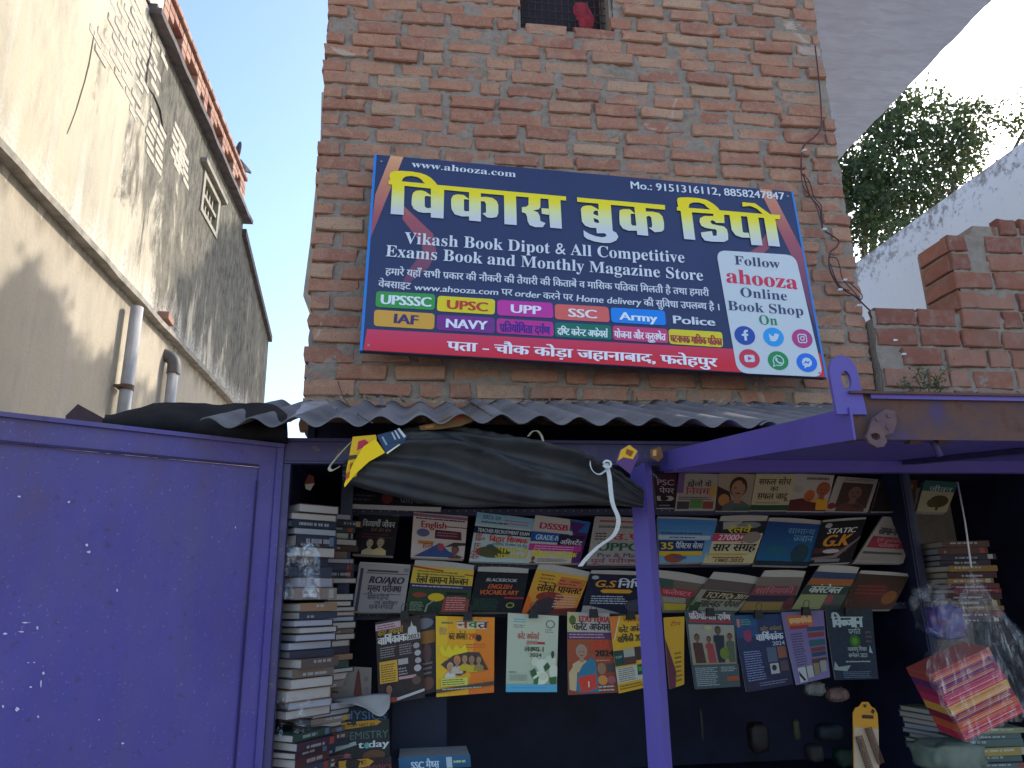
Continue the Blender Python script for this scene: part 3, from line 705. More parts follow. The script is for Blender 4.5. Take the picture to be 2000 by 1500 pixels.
# red address band
REDB = NT('red_band_gradient'); _g = REDB.n('NewGeometry'); _s = REDB.n('SeparateXYZ'); REDB.l(_g.outputs['Position'], _s.inputs[0]); _mr = REDB.n('MapRange'); _mr.inputs['From Min'].default_value = 2.60; _mr.inputs['From Max'].default_value = 2.78; REDB.l(_s.outputs[2], _mr.inputs[0])
REDM = REDB.fin(REDB.ramp(_mr.outputs[0], [(0, lin('d8202e')), (1, lin('d0466e'))]), .42, .4)
poly('address_band', [[(717, 643), (1602, 691), (1611, 737), (709.5, 684)]], .0022, REDM)
def rrect(c4, rad=.22, n=5):
    """rounded quad: corners tl,tr,br,bl in px"""
    P = [Vector(loc2(*p)) for p in c4]; out = []
    side = min((P[0] - P[3]).length, (P[0] - P[1]).length) * rad
    for i in range(4):
        p = P[i]; a = (P[i - 1] - p).normalized() * side; b = (P[(i + 1) % 4] - p).normalized() * side
        for k in range(n + 1):
            t_ = k / n; out.append(tuple(p + a * (1 - t_) ** 2 + b * t_ ** 2))
    return out
def write(name, s, a, b, cap_px, col, h=.0035, bold=0.0, heavy=0, hx=.02, mat=None, parent=sign, capn=.68, italic=0.0):
    """text from baseline point a to baseline point b (photo px), capital height cap_px"""
    V, T, W = layout(s, bold); pa, pb_ = Vector(loc2(*a)), Vector(loc2(*b)); up_ = Vector(loc2(a[0], a[1] - cap_px))
    ch = (up_ - pa).length; d_ = (pb_ - pa); L = d_.length; d_.normalize(); n_ = Vector((-d_.y, d_.x)); sx = L / W; sy = ch / capn
    VV = []; FF = []
    for k in range(heavy + 1):
        b0 = len(VV); o_ = k * hx
        for x, y in V:
            q = pa + d_ * (x * sx + y * sy * italic + o_ * sy) + n_ * (y * sy); VV.append(S3(q.x, q.y, h + k * .00012))
        FF += [tuple(b0 + i for i in t) for t in T]
    return mesh_obj(name, VV, FF, mat or ink(col), parent)
# title, cut from the same outlines as the painted letters
TG = NT('title_yellow_to_white'); _g = TG.n('TexCoord'); _s = TG.n('SeparateXYZ'); TG.l(_g.outputs['Object'], _s.inputs[0])
title = [
 [[(762,352),(760.5,343),(763,338),(770,335.5),(785,335),(805,336.5),(820,339),(832,343),(842,349),(850,357),(854,362.5),(840,366),(828,358),(822,351),(815,347),(803,345),(793,346),(787,350),(785,355),(785,362),(766,361)]],
 [[(766,361),(790,363),(788.5,421),(763,419)]], [[(759,353.5),(785,355.5),(828,359.5),(855,362.5),(1105,385),(1105,393),(930,378),(840,369.5),(759,361)]],
 [[(805,383),(807,378),(812,374),(822,373),(830,375),(842,383),(842,385),(831,384),(829.5,387),(829.5,404),(832,407),(836,408),(842,407),(842,417),(827,417),(817,415),(808,409),(804,401),(804,392)]],
 [[(841.5,367),(867.5,369),(866,428),(841.5,426)]],
 [[(881,390),(885,383),(893,381),(905,382),(917,391),(906,390.5),(906,412),(909,414),(917,414),(917,424),(902,424),(888,420),(882,410),(881,400)]],
 [[(916,375),(939,377),(939,434),(916,432)]], [[(938,386),(950,386),(962,388),(970,394),(973,402),(973,418),(970,425),(960,427),(951,426),(942,418),(949,416.5),(949,400),(946,395),(938,394)]],
 [[(984,381),(1007.5,383),(1009,441),(985,439)]],
 [[(1032,385),(1055,387),(1055,406),(1052,410),(1041,412.5),(1050,416),(1054,424),(1055,433),(1065,437),(1060,445),(1045,445),(1034,441),(1030,433),(1029,424),(1026,418),(1019,416),(1019,406),(1028,405),(1032,401)]],
 [[(1057,408),(1072,409),(1072,421),(1058,419)]], [[(1070.5,388),(1094,390),(1097,448),(1074,446)]],
 [[(1126.5,387),(1298,402),(1298,411),(1127,395.5)]],
 [[(1134,410),(1137,405),(1144,403),(1154,403),(1162,407),(1170,412),(1172,447),(1165,447),(1152,446),(1142,442),(1136,434),(1135,424)],[(1158,417),(1161,413),(1167,413),(1168,423),(1159,420)],[(1159,427),(1168,431),(1170,436),(1166,437),(1160,435)]],
 [[(1168,396),(1192,398),(1196,452),(1203,456),(1207,464),(1203,471),(1192,476),(1178,476),(1160,473),(1146,468),(1140,463),(1139,451),(1150,458),(1163,463),(1176,465),(1183,463),(1184,460),(1180,457),(1165,457),(1164,446),(1171,446)]],
 [[(1209,417),(1210,412),(1216,410),(1229,410),(1233,413),(1240,419),(1231,419),(1232,439),(1235,442),(1243,442),(1243,452),(1227,452),(1216,448),(1210,440),(1209,430)]],
 [[(1238,404),(1260,406),(1265.5,462),(1244,460)]], [[(1260,414.5),(1275,415),(1287,418),(1293,424),(1296,436),(1296,450),(1291,454),(1278,455),(1266,446),(1272,446),(1273,440),(1271,426),(1267,423),(1261,425)]],
 [[(1321.5,393),(1322.6,389),(1327,387.2),(1344.5,387),(1361.7,388.4),(1379,391.8),(1392.8,399.9),(1402,408),(1405.4,413.5),(1390.5,413.5),(1381,406.8),(1374.4,400.5),(1364,397),(1352.5,397),(1345.6,400),(1343.9,408),(1323.8,406)]],
 [[(1321,405.6),(1405.4,412.3),(1488.2,419.4),(1522.7,421.2),(1522,429.8),(1425,421.7),(1350,416),(1321.5,412.5)]],
 [[(1328.4,413),(1350.2,415),(1357.1,470),(1335.3,468.3)]],
 [[(1392.2,418),(1392.2,423.5),(1374.4,423.5),(1366.3,427.5),(1365.2,434.4),(1368.6,442.4),(1376.7,446.5),(1389.3,448.8),(1396.2,449.3),(1399,452.8),(1398.5,462),(1391.6,462),(1389.3,452.8),(1379,454),(1368,455.7),(1369.2,463.1),(1375.5,471.2),(1390.5,473.5),(1413.5,474),(1421,470),(1421,459.7),(1418.7,449.3),(1412.3,443.6),(1402,441.9),(1389.3,439),(1386.5,434.4),(1389.3,431.5),(1394,433.2),(1397.4,436.7),(1414,437.3),(1412.9,419)]],
 [[(1423.3,420),(1445.7,422),(1449.7,454.5),(1452.6,456),(1461.2,456.2),(1463.5,466),(1448,465.4),(1435.3,460.8),(1427.9,450.5)]],
 [[(1457.8,423),(1479.6,425),(1488.2,481),(1466.4,479.8)]], [[(1490.5,425),(1512.4,427),(1522.2,483.3),(1499.7,481.5)]],
 [[(1448.6,396.4),(1473.3,398.7),(1489.4,410.2),(1505.5,421.5),(1489.4,420),(1476.7,409.1),(1464.1,403.9),(1449.1,405.1)]]]
yt = loc2(759, 357)[1]; yb = loc2(763, 421)[1]; VV = []; FF = []; VD = []; FD = []
for k, lp in enumerate(title):
    L3 = [[S3(*loc2(*p), .0052 + .00008 * k) for p in l] for l in lp]; fl = [p for l in L3 for p in l]; b0 = len(VV); VV += fl; FF += [tuple(b0 + i for i in t) for t in tessellate_polygon(L3)]
    for dx, dy in [(-1.7, -.8), (1.5, -1.2), (0, -1.9), (1.2, 1.3), (-1.2, 1.3)]:
        L3 = [[S3(*loc2(p[0] + dx, p[1] + dy), .0034 + .00006 * (k % 7) + .00001 * abs(dx * 3 + dy)) for p in lp[0]]] ; fl = [p for l in L3 for p in l]; b0 = len(VD); VD += fl
        FD += [tuple(b0 + i for i in t) for t in tessellate_polygon(L3)]
t_ = mesh_obj('title_lettering', VV, FF, ink('ffffff'), sign)
base = sum((Vector(p) for p in [sign.location]), Vector((0, 0, 0)))
# height above the title's own sloping baseline drives the printed gradient
dline = Vector((loc2(1505, 484)[0] - loc2(775, 421)[0], loc2(1505, 484)[1] - loc2(775, 421)[1])).normalized(); nrm2 = Vector((-dline.y, dline.x)); p0_ = Vector(loc2(775, 421)); top_ = (Vector(loc2(775, 350)) - p0_).dot(nrm2)
vals = []
me = t_.data; ca = me.color_attributes.new('Col', 'FLOAT_COLOR', 'POINT'); ycol = lin('f2dd10'); wcol = (.62, .64, .66)
buf = []
for v in me.vertices:
    pw = v.co + sign.location - TL; q = Vector((pw.dot(ex), -pw.dot(ey))); f_ = min(1, max(0, (q - p0_).dot(nrm2) / top_)); buf += [f_, f_, f_, 1]
ca.data.foreach_set('color', buf)
TG = NT('title_yellow_to_white'); _a = TG.n('VertexColor', layer_name='Col'); TGM = TG.fin(TG.ramp(_a.outputs[0], [(.08, wcol), (.45, lin('dfe09a')), (.72, lin('f0dd28')), (1, lin('f2d60c'))]), .42, .35); me.materials.clear(); me.materials.append(TGM)
WHT = 'd8dce2'
write('lettering', serif('www.ahooza.com'), (804, 327), (1008, 347), 12, WHT)
write('lettering', 'Mo.: 9151316112, 8858247847', (1230, 369), (1532, 391), 14, WHT, heavy=2, hx=.02)
write('lettering', serif('Vikash Book Dipot & All Competitive'), (790, 476), (1338, 514), 22, WHT)
write('lettering', serif('Exams Book and Monthly Magazine Store'), (752, 501), (1374, 549), 22, WHT)
write('lettering', 'हमारे यहाँ सभी प्रकार की नौकरी की तैयारी की किताबें व मासिक पत्रिका मिलती है तथा हमारी', (752, 537), (1384, 579), 12.5, WHT, heavy=2, hx=.022, capn=.62)
write('lettering', 'वेबसाइट', (738, 561), (801, 566), 12.5, WHT, heavy=2, hx=.022, capn=.62)
write('lettering', 'www.ahooza.com', (808, 567), (973, 577), 11.5, WHT, heavy=2, hx=.022, italic=.12)
write('lettering', 'पर', (979, 577), (1000, 578), 12, WHT, heavy=2, capn=.62)
write('lettering', 'order', (1004, 579), (1055, 583), 12, WHT, heavy=2, hx=.022, italic=.12)
write('lettering', 'करने पर', (1060, 584), (1118, 588), 12, WHT, heavy=2, capn=.62)
write('lettering', 'Home delivery', (1124, 589), (1251, 597), 12.5, WHT, heavy=2, hx=.022, italic=.12)
write('lettering', 'की सुविधा उपलब्ध है ।', (1257, 598), (1406, 607), 12.5, WHT, heavy=2, hx=.022, capn=.62)
def badge(c4, bg_, s, fg, a, b, cap, deva=False, bold=.03):
    o = poly('badge', [rrect(c4)], .0026, ink(bg_), sign, px=False)
    # rrect already gives sign coordinates
    kw = dict(heavy=2, hx=.03, capn=.62) if deva else dict(heavy=3, hx=.032)
    write('badge_lettering', s, a, b, cap, fg, h=.0042, parent=sign, **kw)
badge([(735, 569), (850, 575), (849, 606), (733, 600)], '3d9a44', 'UPSSSC', 'e8eef0', (741, 594), (841, 600), 18)
badge([(855, 578), (967, 585), (966, 615), (853, 608)], 'e6cf1c', 'UPSC', 'c23a34', (870, 603), (952, 609), 17)
badge([(971, 586), (1079, 592), (1081, 622), (971, 616)], 'c8349a', 'UPP', 'f0e8f2', (995, 611), (1055, 615), 16)
badge([(1083, 594), (1188, 600), (1191, 630), (1084, 624)], 'e0645c', 'SSC', 'f2e8e8', (1108, 619), (1165, 623), 16)
badge([(1192, 601), (1298, 607), (1301, 636), (1194, 630)], '1684e0', 'Army', 'e8f0f6', (1209, 625), (1282, 630), 15)
badge([(731, 605), (849, 613), (848, 644), (730, 637)], 'dba13a', 'IAF', '40306e', (766, 631), (815, 635), 18)
badge([(853, 615), (966, 621), (966, 652), (853, 645)], '7c3084', 'NAVY', 'ece8f4', (868, 640), (950, 645), 17)
badge([(970, 622), (1080, 629), (1082, 658), (970, 651)], 'c2328e', 'प्रतियोगिता दर्पण', '46208a', (975, 648), (1073, 654), 15, True)
badge([(1083, 630), (1193, 636), (1195, 664), (1084, 658)], '16705c', 'द्रष्टि करेन्ट अफेयर्स', 'e8f2ee', (1088, 654), (1186, 660), 12.5, True)
badge([(1196, 636), (1303, 643), (1306, 671), (1197, 664)], 'd03c70', 'योजना और कुरूक्षेत्र', 'f4e8ee', (1199, 660), (1299, 666), 13, True)
badge([(1305, 643), (1410, 649), (1412, 679), (1307, 672)], 'e3cc1e', 'घटनाचक्र मासिक पत्रिका', 'a82a3e', (1309, 668), (1409, 675), 13, True)
write('lettering', 'Police', (1312, 632), (1396, 637), 15, WHT, heavy=3, hx=.03)
write('lettering', 'पता - चौक कोड़ा जहानाबाद, फतेहपुर', (872, 684), (1398, 717), 16, 'f4ecf2', heavy=4, hx=.028, capn=.60, h=.0045)
# follow card
card = poly('follow_card', [rrect([(1398, 489), (1553, 499), (1608, 737), (1440, 729)], .13, 8)], .0030, ink('cbd0d2'), px=False)
write('card_lettering', serif('Follow'), (1434, 517), (1523, 525), 17, '3c3c58', h=.0042)
write('card_lettering', serif('ahooza'), (1417, 552), (1558, 566), 27, 'd0324e', h=.0042, heavy=1, hx=.02)
write('card_lettering', serif('Online'), (1445, 580), (1538, 588), 18, '3a4468', h=.0042)
write('card_lettering', serif('Book Shop'), (1421, 606), (1570, 617), 18, '3a4468', h=.0042)
write('card_lettering', serif('On'), (1482, 634), (1519, 636), 18, '1f7f52', h=.0042)
def ell(cx, cy, rx, ry, shear=.0, n=28, a0=0): return [(cx + rx * math.cos(6.2832 * k / n) + shear * ry * math.sin(6.2832 * k / n), cy + ry * math.sin(6.2832 * k / n)) for k in range(n)]
def icon(cx, cy, col, shapes):
    ic = poly('social_icon', [ell(cx, cy, 20, 18.5, .16)], .0042, ink(col))
    for k, sh in enumerate(shapes):
        c_ = sh[0]; loops = [[(cx + x * 1.0 + y * .15, cy + y) for x, y in l] for l in sh[1:]]
        poly('icon_mark', loops, .0052 + .0006 * k, ink(c_), ic)
def E(x, y, rx, ry=None, n=20): ry = ry or rx; return [(x + rx * math.cos(6.2832 * k / n), y + ry * math.sin(6.2832 * k / n)) for k in range(n)]
W_ = 'ccd4dc'
icon(1454, 656, '2c4ca0', [(W_, [(-2, 10), (-2, 1), (-6, 1), (-6, -3), (-2, -3), (-2, -6), (0, -10), (4, -11), (7, -11), (7, -7), (4, -7), (3, -5), (3, -3), (7, -3), (6, 1), (3, 1), (3, 10)])])
icon(1510, 659, '2a9be0', [(W_, [(-10, 6), (-6, 5), (-9, 2), (-7, 1), (-10, -2), (-8, -2), (-9, -7), (-3, -2), (1, -1), (2, -6), (6, -7), (9, -5), (12, -6), (10, -2), (8, 3), (3, 8), (-3, 9)])])
icon(1566, 662, 'b8387e', [(W_, [(-9, -6), (-6, -9), (6, -9), (9, -6), (9, 6), (6, 9), (-6, 9), (-9, 6)], [(-7, -5), (-5, -7), (5, -7), (7, -5), (7, 5), (5, 7), (-5, 7), (-7, 5)]), (W_, E(0, 0, 4.6), E(0, 0, 2.7)), (W_, E(4.6, -4.6, 1.1))])
icon(1463, 701, 'd23048', [(W_, [(-10, -5), (-7, -7), (7, -7), (10, -5), (10, 5), (7, 7), (-7, 7), (-10, 5)]), ('d23048', [(-3, -4), (5, 0), (-3, 4)])])
icon(1519, 705, '1f8c4a', [(W_, [(-12, 13), (-10, 6), (-11, 0), (-8, -7), (-1, -11), (6, -9), (11, -3), (11, 4), (6, 10), (-1, 11), (-5, 9.6)], [(-9, 10), (-8, 6), (-9, 0), (-6.5, -5.5), (-1, -9), (5, -7), (9, -2.6), (9, 3), (5, 8), (-1, 9), (-4.5, 7.8)][::-1]), (W_, [(-5, -5), (-3, -6), (-1, -2), (-2, 0), (2, 4), (4, 2.6), (7, 5), (4, 7), (0, 6), (-5, 1), (-6, -3)])])
icon(1575, 709, '2270d8', [(W_, [(-10, -2), (-6, -8), (0, -10), (6, -8), (10, -2), (9, 4), (4, 8), (-2, 8.6), (-6, 12), (-6, 7), (-9, 4)]), ('2270d8', [(-7, 3), (-2, -4), (1, -1), (7, -4), (2, 3), (-1, 0)])])
# fixing screws
g = G()
for p in [(745, 316), (1538, 384), (720, 675), (1600, 729)]:
    x, y = loc2(*p); g.tube([S3(x, y, -.001), S3(x, y, .004)], .006, 10)
g.obj('screw', simple('sign_screw', (.3, .3, .3), rough=.4, metal=.6), sign)
# ------------------------------------------------------------------ kiosk
KY = 2.3
KL, KR = -.40, 2.45
kiosk = empty('kiosk', (.9, 2.3, 0), 'purple sheet metal book kiosk with raised flap and an open door', 'kiosk')
def kp(g, name, mat, smooth=False): return g.obj(name, mat, kiosk, smooth)
g = G(); g.box(KL - .03, KY + .02, 0, KL - .005, 3.21, 2.07); kp(g, 'side_wall', DARKBLUE)
g = G(); g.box(KR, KY + .02, 0, KR + .025, 3.21, 2.07); kp(g, 'side_wall', DARKBLUE)
g = G(); g.box(KL - .06, 3.9, 0, KR + .05, 3.925, 2.33); kp(g, 'back_panel', DARKBLUE)
g = G(); g.box(KL - .03, KY + .03, 2.062, KR + .02, 3.17, 2.075); kp(g, 'ceiling', DARKBLUE)
g = G(); g.box(KL, KY + .1, .78, KR, 3.9, .80); kp(g, 'counter', DARKBLUE)
g = G(); g.box(KL, 3.20, 2.295, KR, 3.9, 2.315); g.box(KL - .06, 3.16, 0, KL - .031, 3.899, 2.33); g.box(KR + .026, 3.16, 0, KR + .05, 3.899, 2.33); g.box(KL - .06, 3.175, 2.076, KR + .05, 3.185, 2.34); kp(g, 'inner_shell', DARKBLUE)
# front header beam (channel), from the left jamb to beyond the flap
bt = onY(560, 859, KY).z; bb_ = onY(560, 900, KY).z
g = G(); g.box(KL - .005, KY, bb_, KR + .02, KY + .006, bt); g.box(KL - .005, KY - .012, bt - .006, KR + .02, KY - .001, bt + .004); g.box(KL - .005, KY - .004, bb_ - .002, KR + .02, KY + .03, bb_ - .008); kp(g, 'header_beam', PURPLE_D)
# front post: steel angle with two faces
p0, p1 = onY(1239, 960, KY - .012), onY(1279, 960, KY - .012); mid = onY(1262, 960, KY - .012)
g = G(); zt, zb = onY(1262, 905, KY).z, .2
ps = [(p0.x, KY + .024), (mid.x, KY - .014), (p1.x, KY + .006), (p1.x - .004, KY + .012), (mid.x, KY - .008), (p0.x + .003, KY + .030)]
g.prism([(x, y, zb) for x, y in ps], (0, 0, zt - zb)); kp(g, 'post', PURPLE)
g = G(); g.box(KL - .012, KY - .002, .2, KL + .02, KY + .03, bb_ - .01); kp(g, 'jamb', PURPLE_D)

# open door leaf on the left
H = Vector((onZ(553, 868, 2.066).x, onZ(553, 868, 2.066).y, 0)); E0 = onZ(0, 805, 2.066); E0.z = 0
dd = (E0 - H).normalized(); dn = Vector((dd.y, -dd.x, 0)); dn = dn if dn.y < 0 else -dn; DWID = .92; DZ = 2.066
door = empty('door', (H.x, H.y, .9)); door.parent = kiosk; door.location = Vector((H.x, H.y, .9)) - kiosk.location
def dpt(a, z, o=0): return H + dd * a + dn * o + Vector((0, 0, z))
def dbox(g, a0, a1, z0, z1, o0, o1): g.hexa([dpt(a0, z0, o0), dpt(a1, z0, o0), dpt(a1, z0, o1), dpt(a0, z0, o1), dpt(a0, z1, o0), dpt(a1, z1, o0), dpt(a1, z1, o1), dpt(a0, z1, o1)])
def m_doorpaint():
    t = NT('purple_door_paint'); f = t.noise(8, 8, stretch=(1, 1, .5)); g_ = t.noise(1.1, 5); h = t.noise(45, 6); st = t.noise(16, 5, stretch=(1, 1, .06)); z = t.n('NewGeometry'); s = t.n('SeparateXYZ'); t.l(z.outputs['Position'], s.inputs[0])
    c = t.mix(t.ramp(g_, [(.3, 0), (.72, 1)]), (.082, .058, .27), (.064, .047, .22))
    c = t.mix(t.math('MULTIPLY', t.ramp(f, [(.45, 0), (.72, 1)]), .4), c, (.10, .08, .20))
    c = t.mix(t.math('MULTIPLY', t.ramp(st, [(.5, 0), (.72, 1)]), .25), c, (.09, .07, .14))
    dust = t.math('MULTIPLY', t.math('SUBTRACT', s.outputs[2], 1.55), 1.1, clamp=True); c = t.mix(t.math('MULTIPLY', dust, t.ramp(f, [(.3, .35), (.7, 1)])), c, (.105, .08, .145))
    c = t.mix(t.ramp(h, [(.63, 0), (.68, .6)]), c, (.06, .04, .10)); rs_ = t.noise(3.3, 9, .75, stretch=(1, 1, .35)); c = t.mix(t.ramp(rs_, [(.56, 0), (.63, .45), (.75, .8)]), c, (.115, .075, .13)); fs = t.noise(130, 3, .5); c = t.mix(t.ramp(fs, [(.66, 0), (.70, .5)]), c, (.22, .18, .34))
    t.bump(t.mix(.3, g_, f), .6, .012); return t.fin(c, t.ramp(rs_, [(.4, .42), (.65, .75)]), .4)
DOORP = m_doorpaint()
g = G(); V = []; F = []; n1, n2 = 26, 34
for j in range(n2 + 1):
    for i in range(n1 + 1):
        a = .05 + (DWID - .05) * i / n1; z_ = .9 + (1.99 - .9) * j / n2; V.append(dpt(a, z_, -.006 + .004 * noise.noise(Vector((a * 4, z_ * 3, 0)))))
for j in range(n2):
    for i in range(n1): q = j * (n1 + 1) + i; F.append((q, q + 1, q + n1 + 2, q + n1 + 1))
mesh_obj('sheet_panel', V, F, DOORP, door, smooth=True)
g = G(); dbox(g, .0, DWID + .02, 1.9968, DZ - .012, -.004, .0); dbox(g, .0, DWID + .02, DZ - .012, DZ, -.03, .012); g.obj('top_rail', DOORP, door)
g = G(); dbox(g, .0205, .068, .9, 1.9965, -.004, .0015); dbox(g, .0, .020, .9, DZ - .013, -.03, .010); g.obj('stile', DOORP, door)
g = G(); dbox(g, .07, DWID, 1.990, 1.9965, -.004, .005); g.tube([dpt(.0705, z_, .0015 + .001 * math.sin(z_ * 40)) for z_ in [.9 + .05 * k for k in range(22)]], .0028, 5); g.obj('weld_seam', simple('dark_weld', (.035, .022, .09)), door)
CH = simple('bare_scratch', (.62, .58, .66), (.5, .46, .58), 80, .7)
g = G()
def onD(px, py):
    return onP(px, py, dpt(0, 1.5, .0006), dn)
for q in [(38, 970, 5, 3), (135, 980, 6, 3), (170, 1065, 5, 4), (173, 1078, 5, 4), (229, 1153, 3, 4), (50, 1216, 16, 2), (73, 1226, 6, 5), (42, 1234, 12, 2), (10, 1238, 9, 3), (55, 1294, 4, 2), (67, 1294, 3, 2), (85, 1315, 4, 4), (80, 1335, 3, 10), (60, 1342, 6, 3), (33, 1385, 8, 6), (75, 1400, 4, 4), (240, 1452, 5, 3), (193, 1406, 3, 2), (460, 1030, 2, 4), (6, 1380, 4, 4)]:
    cx, cy, rx, ry = q; pl = [onD(cx + rx * .75 * math.cos(a_) * random.uniform(.3, 1.1), cy + ry * .8 * math.sin(a_) * random.uniform(.5, 1.2)) for a_ in [k * .8976 for k in range(7)]]
    g.add(pl, [tuple(range(7))])
g.obj('scratches', CH, door)['kind'] = 'stuff'

# raised flap on the right
FX0 = onY(1290, 915, KY).x; FX1 = 2.42; fz0 = onY(1290, 922, KY).z; FY = 1.225; fz1 = onX(1668, 862, FX0).z
flap = empty('flap', (FX0, KY, fz0)); flap.parent = kiosk; flap.location = Vector((FX0, KY, fz0)) - kiosk.location
def fl(x, t_, o): y = KY - .004 + (FY - KY) * t_; return Vector((x, y, fz0 + (fz1 - fz0) * t_ + o))
def fbox(g, x0, x1, t0, t1, o0, o1): g.hexa([fl(x0, t0, o0), fl(x1, t0, o0), fl(x1, t1, o0), fl(x0, t1, o0), fl(x0, t0, o1), fl(x1, t0, o1), fl(x1, t1, o1), fl(x0, t1, o1)])
g = G(); fbox(g, FX0 + .004, FX1, .0, .985, .035, .038); g.obj('sheet_panel', PURPLE, flap)
g = G(); fbox(g, FX0 - .003, FX0 + .0015, .0, 1, .002, .062); fbox(g, FX0 + .0015, FX0 + .032, .0, .96, .039, .043); g.obj('side_bar', PURPLE, flap)
g = G(); fbox(g, FX0 + .002, FX1, .985, .99, .004, .088); fbox(g, FX0 + .002, FX1, .955, 1.004, .0885, .093); g.obj('front_bar', RUST, flap)
g = G(); fbox(g, FX0 + .045, FX1, .9915, .998, .080, .0935); g.obj('bar_lip', PURPLE, flap)
g = G(); fbox(g, FX0 + .002, FX1, .02, .10, -.004, .034); g.obj('hinge_bar', PURPLE, flap)
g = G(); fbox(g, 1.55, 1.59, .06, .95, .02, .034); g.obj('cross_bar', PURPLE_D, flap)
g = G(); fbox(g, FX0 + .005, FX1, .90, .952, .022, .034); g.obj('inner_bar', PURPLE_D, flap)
# lug ring standing on the corner
lc = onY(1650, 742, FY); g = G()
outer = [Vector((lc.x + .028 * math.cos(a_), FY, lc.z + .012 + .036 * math.sin(a_))) for a_ in [math.pi * k / 12 for k in range(13)]] + [Vector((lc.x - .025, FY, fz1 + .05)), Vector((lc.x + .034, FY, fz1 + .05))]
hol = [Vector((lc.x + .003 + .010 * math.cos(a_), FY, lc.z + .0 + .018 * math.sin(a_))) for a_ in [2 * math.pi * k / 14 for k in range(14)]]
g.prism(outer, (0, .007, 0), holes=[hol]); g.obj('lug_ring', PURPLE, flap, smooth=False)
# rusty hasp hanging from the front bar
HASP = simple('rusty_hasp', (.15, .08, .065), (.09, .055, .08), 40, .75, .6)
hy = FY - .012; g = G()
pl = [onY(*p, hy) for p in [(1703, 818), (1728, 799), (1748, 803), (1752, 825), (1744, 846), (1728, 850), (1733, 862), (1727, 872), (1714, 874), (1700, 866), (1692, 853), (1697, 840)]]
hl = [onY(*p, hy) for p in [(1701, 848), (1709, 845), (1718, 848), (1720, 856), (1712, 860), (1703, 856)]]
g.prism(pl, (0, .006, 0), holes=[hl]); 
for p in [(1713, 819), (1735, 812), (1734, 835)]: q = onY(*p, hy); g.tube([q + Vector((0, -.003, 0)), q + Vector((0, .004, 0))], .004, 8)
g.obj('hasp', HASP, flap)
g = G(); q = [onY(*p, FY + .05) for p in [(1650, 852), (1700, 855), (1790, 856), (1818, 858), (1826, 868), (1836, 892)]]; g.tube(q[:4], .0075, 10); g.tube([q[3], q[4], q[5]], .006, 10); g.obj('sliding_bolt', PURPLE_D, flap, smooth=True)
for p in [(1655, 852), (1782, 856), (1838, 857)]: c_ = onY(*p, FY + .05); g = G(); g.tube([c_ + Vector((-.012, 0, 0)), c_ + Vector((.012, 0, 0))], .012, 10); g.obj('bolt_bracket', RUST, flap)

# corrugated roof sheets
CORR = NT('grey_cement_sheet'); _a = CORR.noise(5, 7, .65, stretch=(1, .4, 1)); _b = CORR.noise(60, 6); CORR.bump(_b, .4, .002)
CORRM = CORR.fin(CORR.mix(CORR.ramp(_a, [(.4, 0), (.65, .8)]), CORR.mix(_b, (.215, .195, .195), (.155, .14, .14)), (.09, .08, .08)), .85, .2)
def corr(name, x0, x1, front, back, phase, amp=.016, pitch=.118, lab=None):
    """front/back: functions x -> (y, z)"""
    n = int((x1 - x0) / pitch * 14); m_ = 10; V = []; F = []
    for s in (0, 1):
        for j in range(m_ + 1):
            t_ = j / m_
            for i in range(n + 1):
                x = x0 + (x1 - x0) * i / n; ya, za = front(x); yb_, zb_ = back(x); w_ = math.cos((x - phase) / pitch * 2 * math.pi) * amp
                V.append((x + .004 * noise.noise(Vector((x * 5, t_ * 3, 1))), ya + (yb_ - ya) * t_ + (.006 * noise.noise(Vector((x * 7, 0, phase))) if j == 0 else 0), za + (zb_ - za) * t_ + w_ - s * .0035 + .004 * noise.noise(Vector((x * 3, t_ * 4, phase)))))
    A_ = (m_ + 1) * (n + 1)
    for s in (0, 1):
        for j in range(m_):
            for i in range(n): a = s * A_ + j * (n + 1) + i; q = (a, a + 1, a + n + 2, a + n + 1); F.append(q if s == 0 else q[::-1])
    for i in range(n): F.append((i, A_ + i, A_ + i + 1, i + 1)); b = m_ * (n + 1) + i; F.append((b, b + 1, A_ + b + 1, A_ + b))
    for j in range(m_): a = j * (n + 1); F.append((a, a + n + 1, A_ + a + n + 1, A_ + a)); a += n; F.append((a, A_ + a, A_ + a + n + 1, a + n + 1))
    return mesh_obj(name, V, F, CORRM, kiosk, smooth=True)
lerp = lambda a, b, t_: a + (b - a) * t_
corr('roof_sheet', -.60, .30, lambda x: (2.10, 2.087 + .02 * min(1, max(0, (x + .5) / .6))), lambda x: (3.17, 2.425), .01, .0145)
corr('roof_sheet', .22, 1.12, lambda x: (2.10 + .03 * (x - .2), 2.112 - .004 * x), lambda x: (3.17, 2.445), .245, .0135)
corr('roof_sheet', 1.05, 2.0, lambda x: (2.115 + .05 * (x - 1), 2.103), lambda x: (3.17, 2.452), 1.08, .0135)
corr('roof_sheet', 1.93, 2.9, lambda x: (2.17, 2.10), lambda x: (3.1, 2.44), 2.0, .0155)
# bolt on the roof
g = G(); q = onP(751, 806, Vector((0, 2.1, 2.10)), Vector((0, -.3, .95))); q = Vector((q.x, 2.17, 2.155)); g.tube([q, q + Vector((0, 0, .035))], .005, 8); g.tube([q + Vector((0, 0, .002)), q + Vector((0, 0, .006))], .016, 12); g.obj('roof_bolt', simple('roof_bolt', (.14, .12, .12)), kiosk)

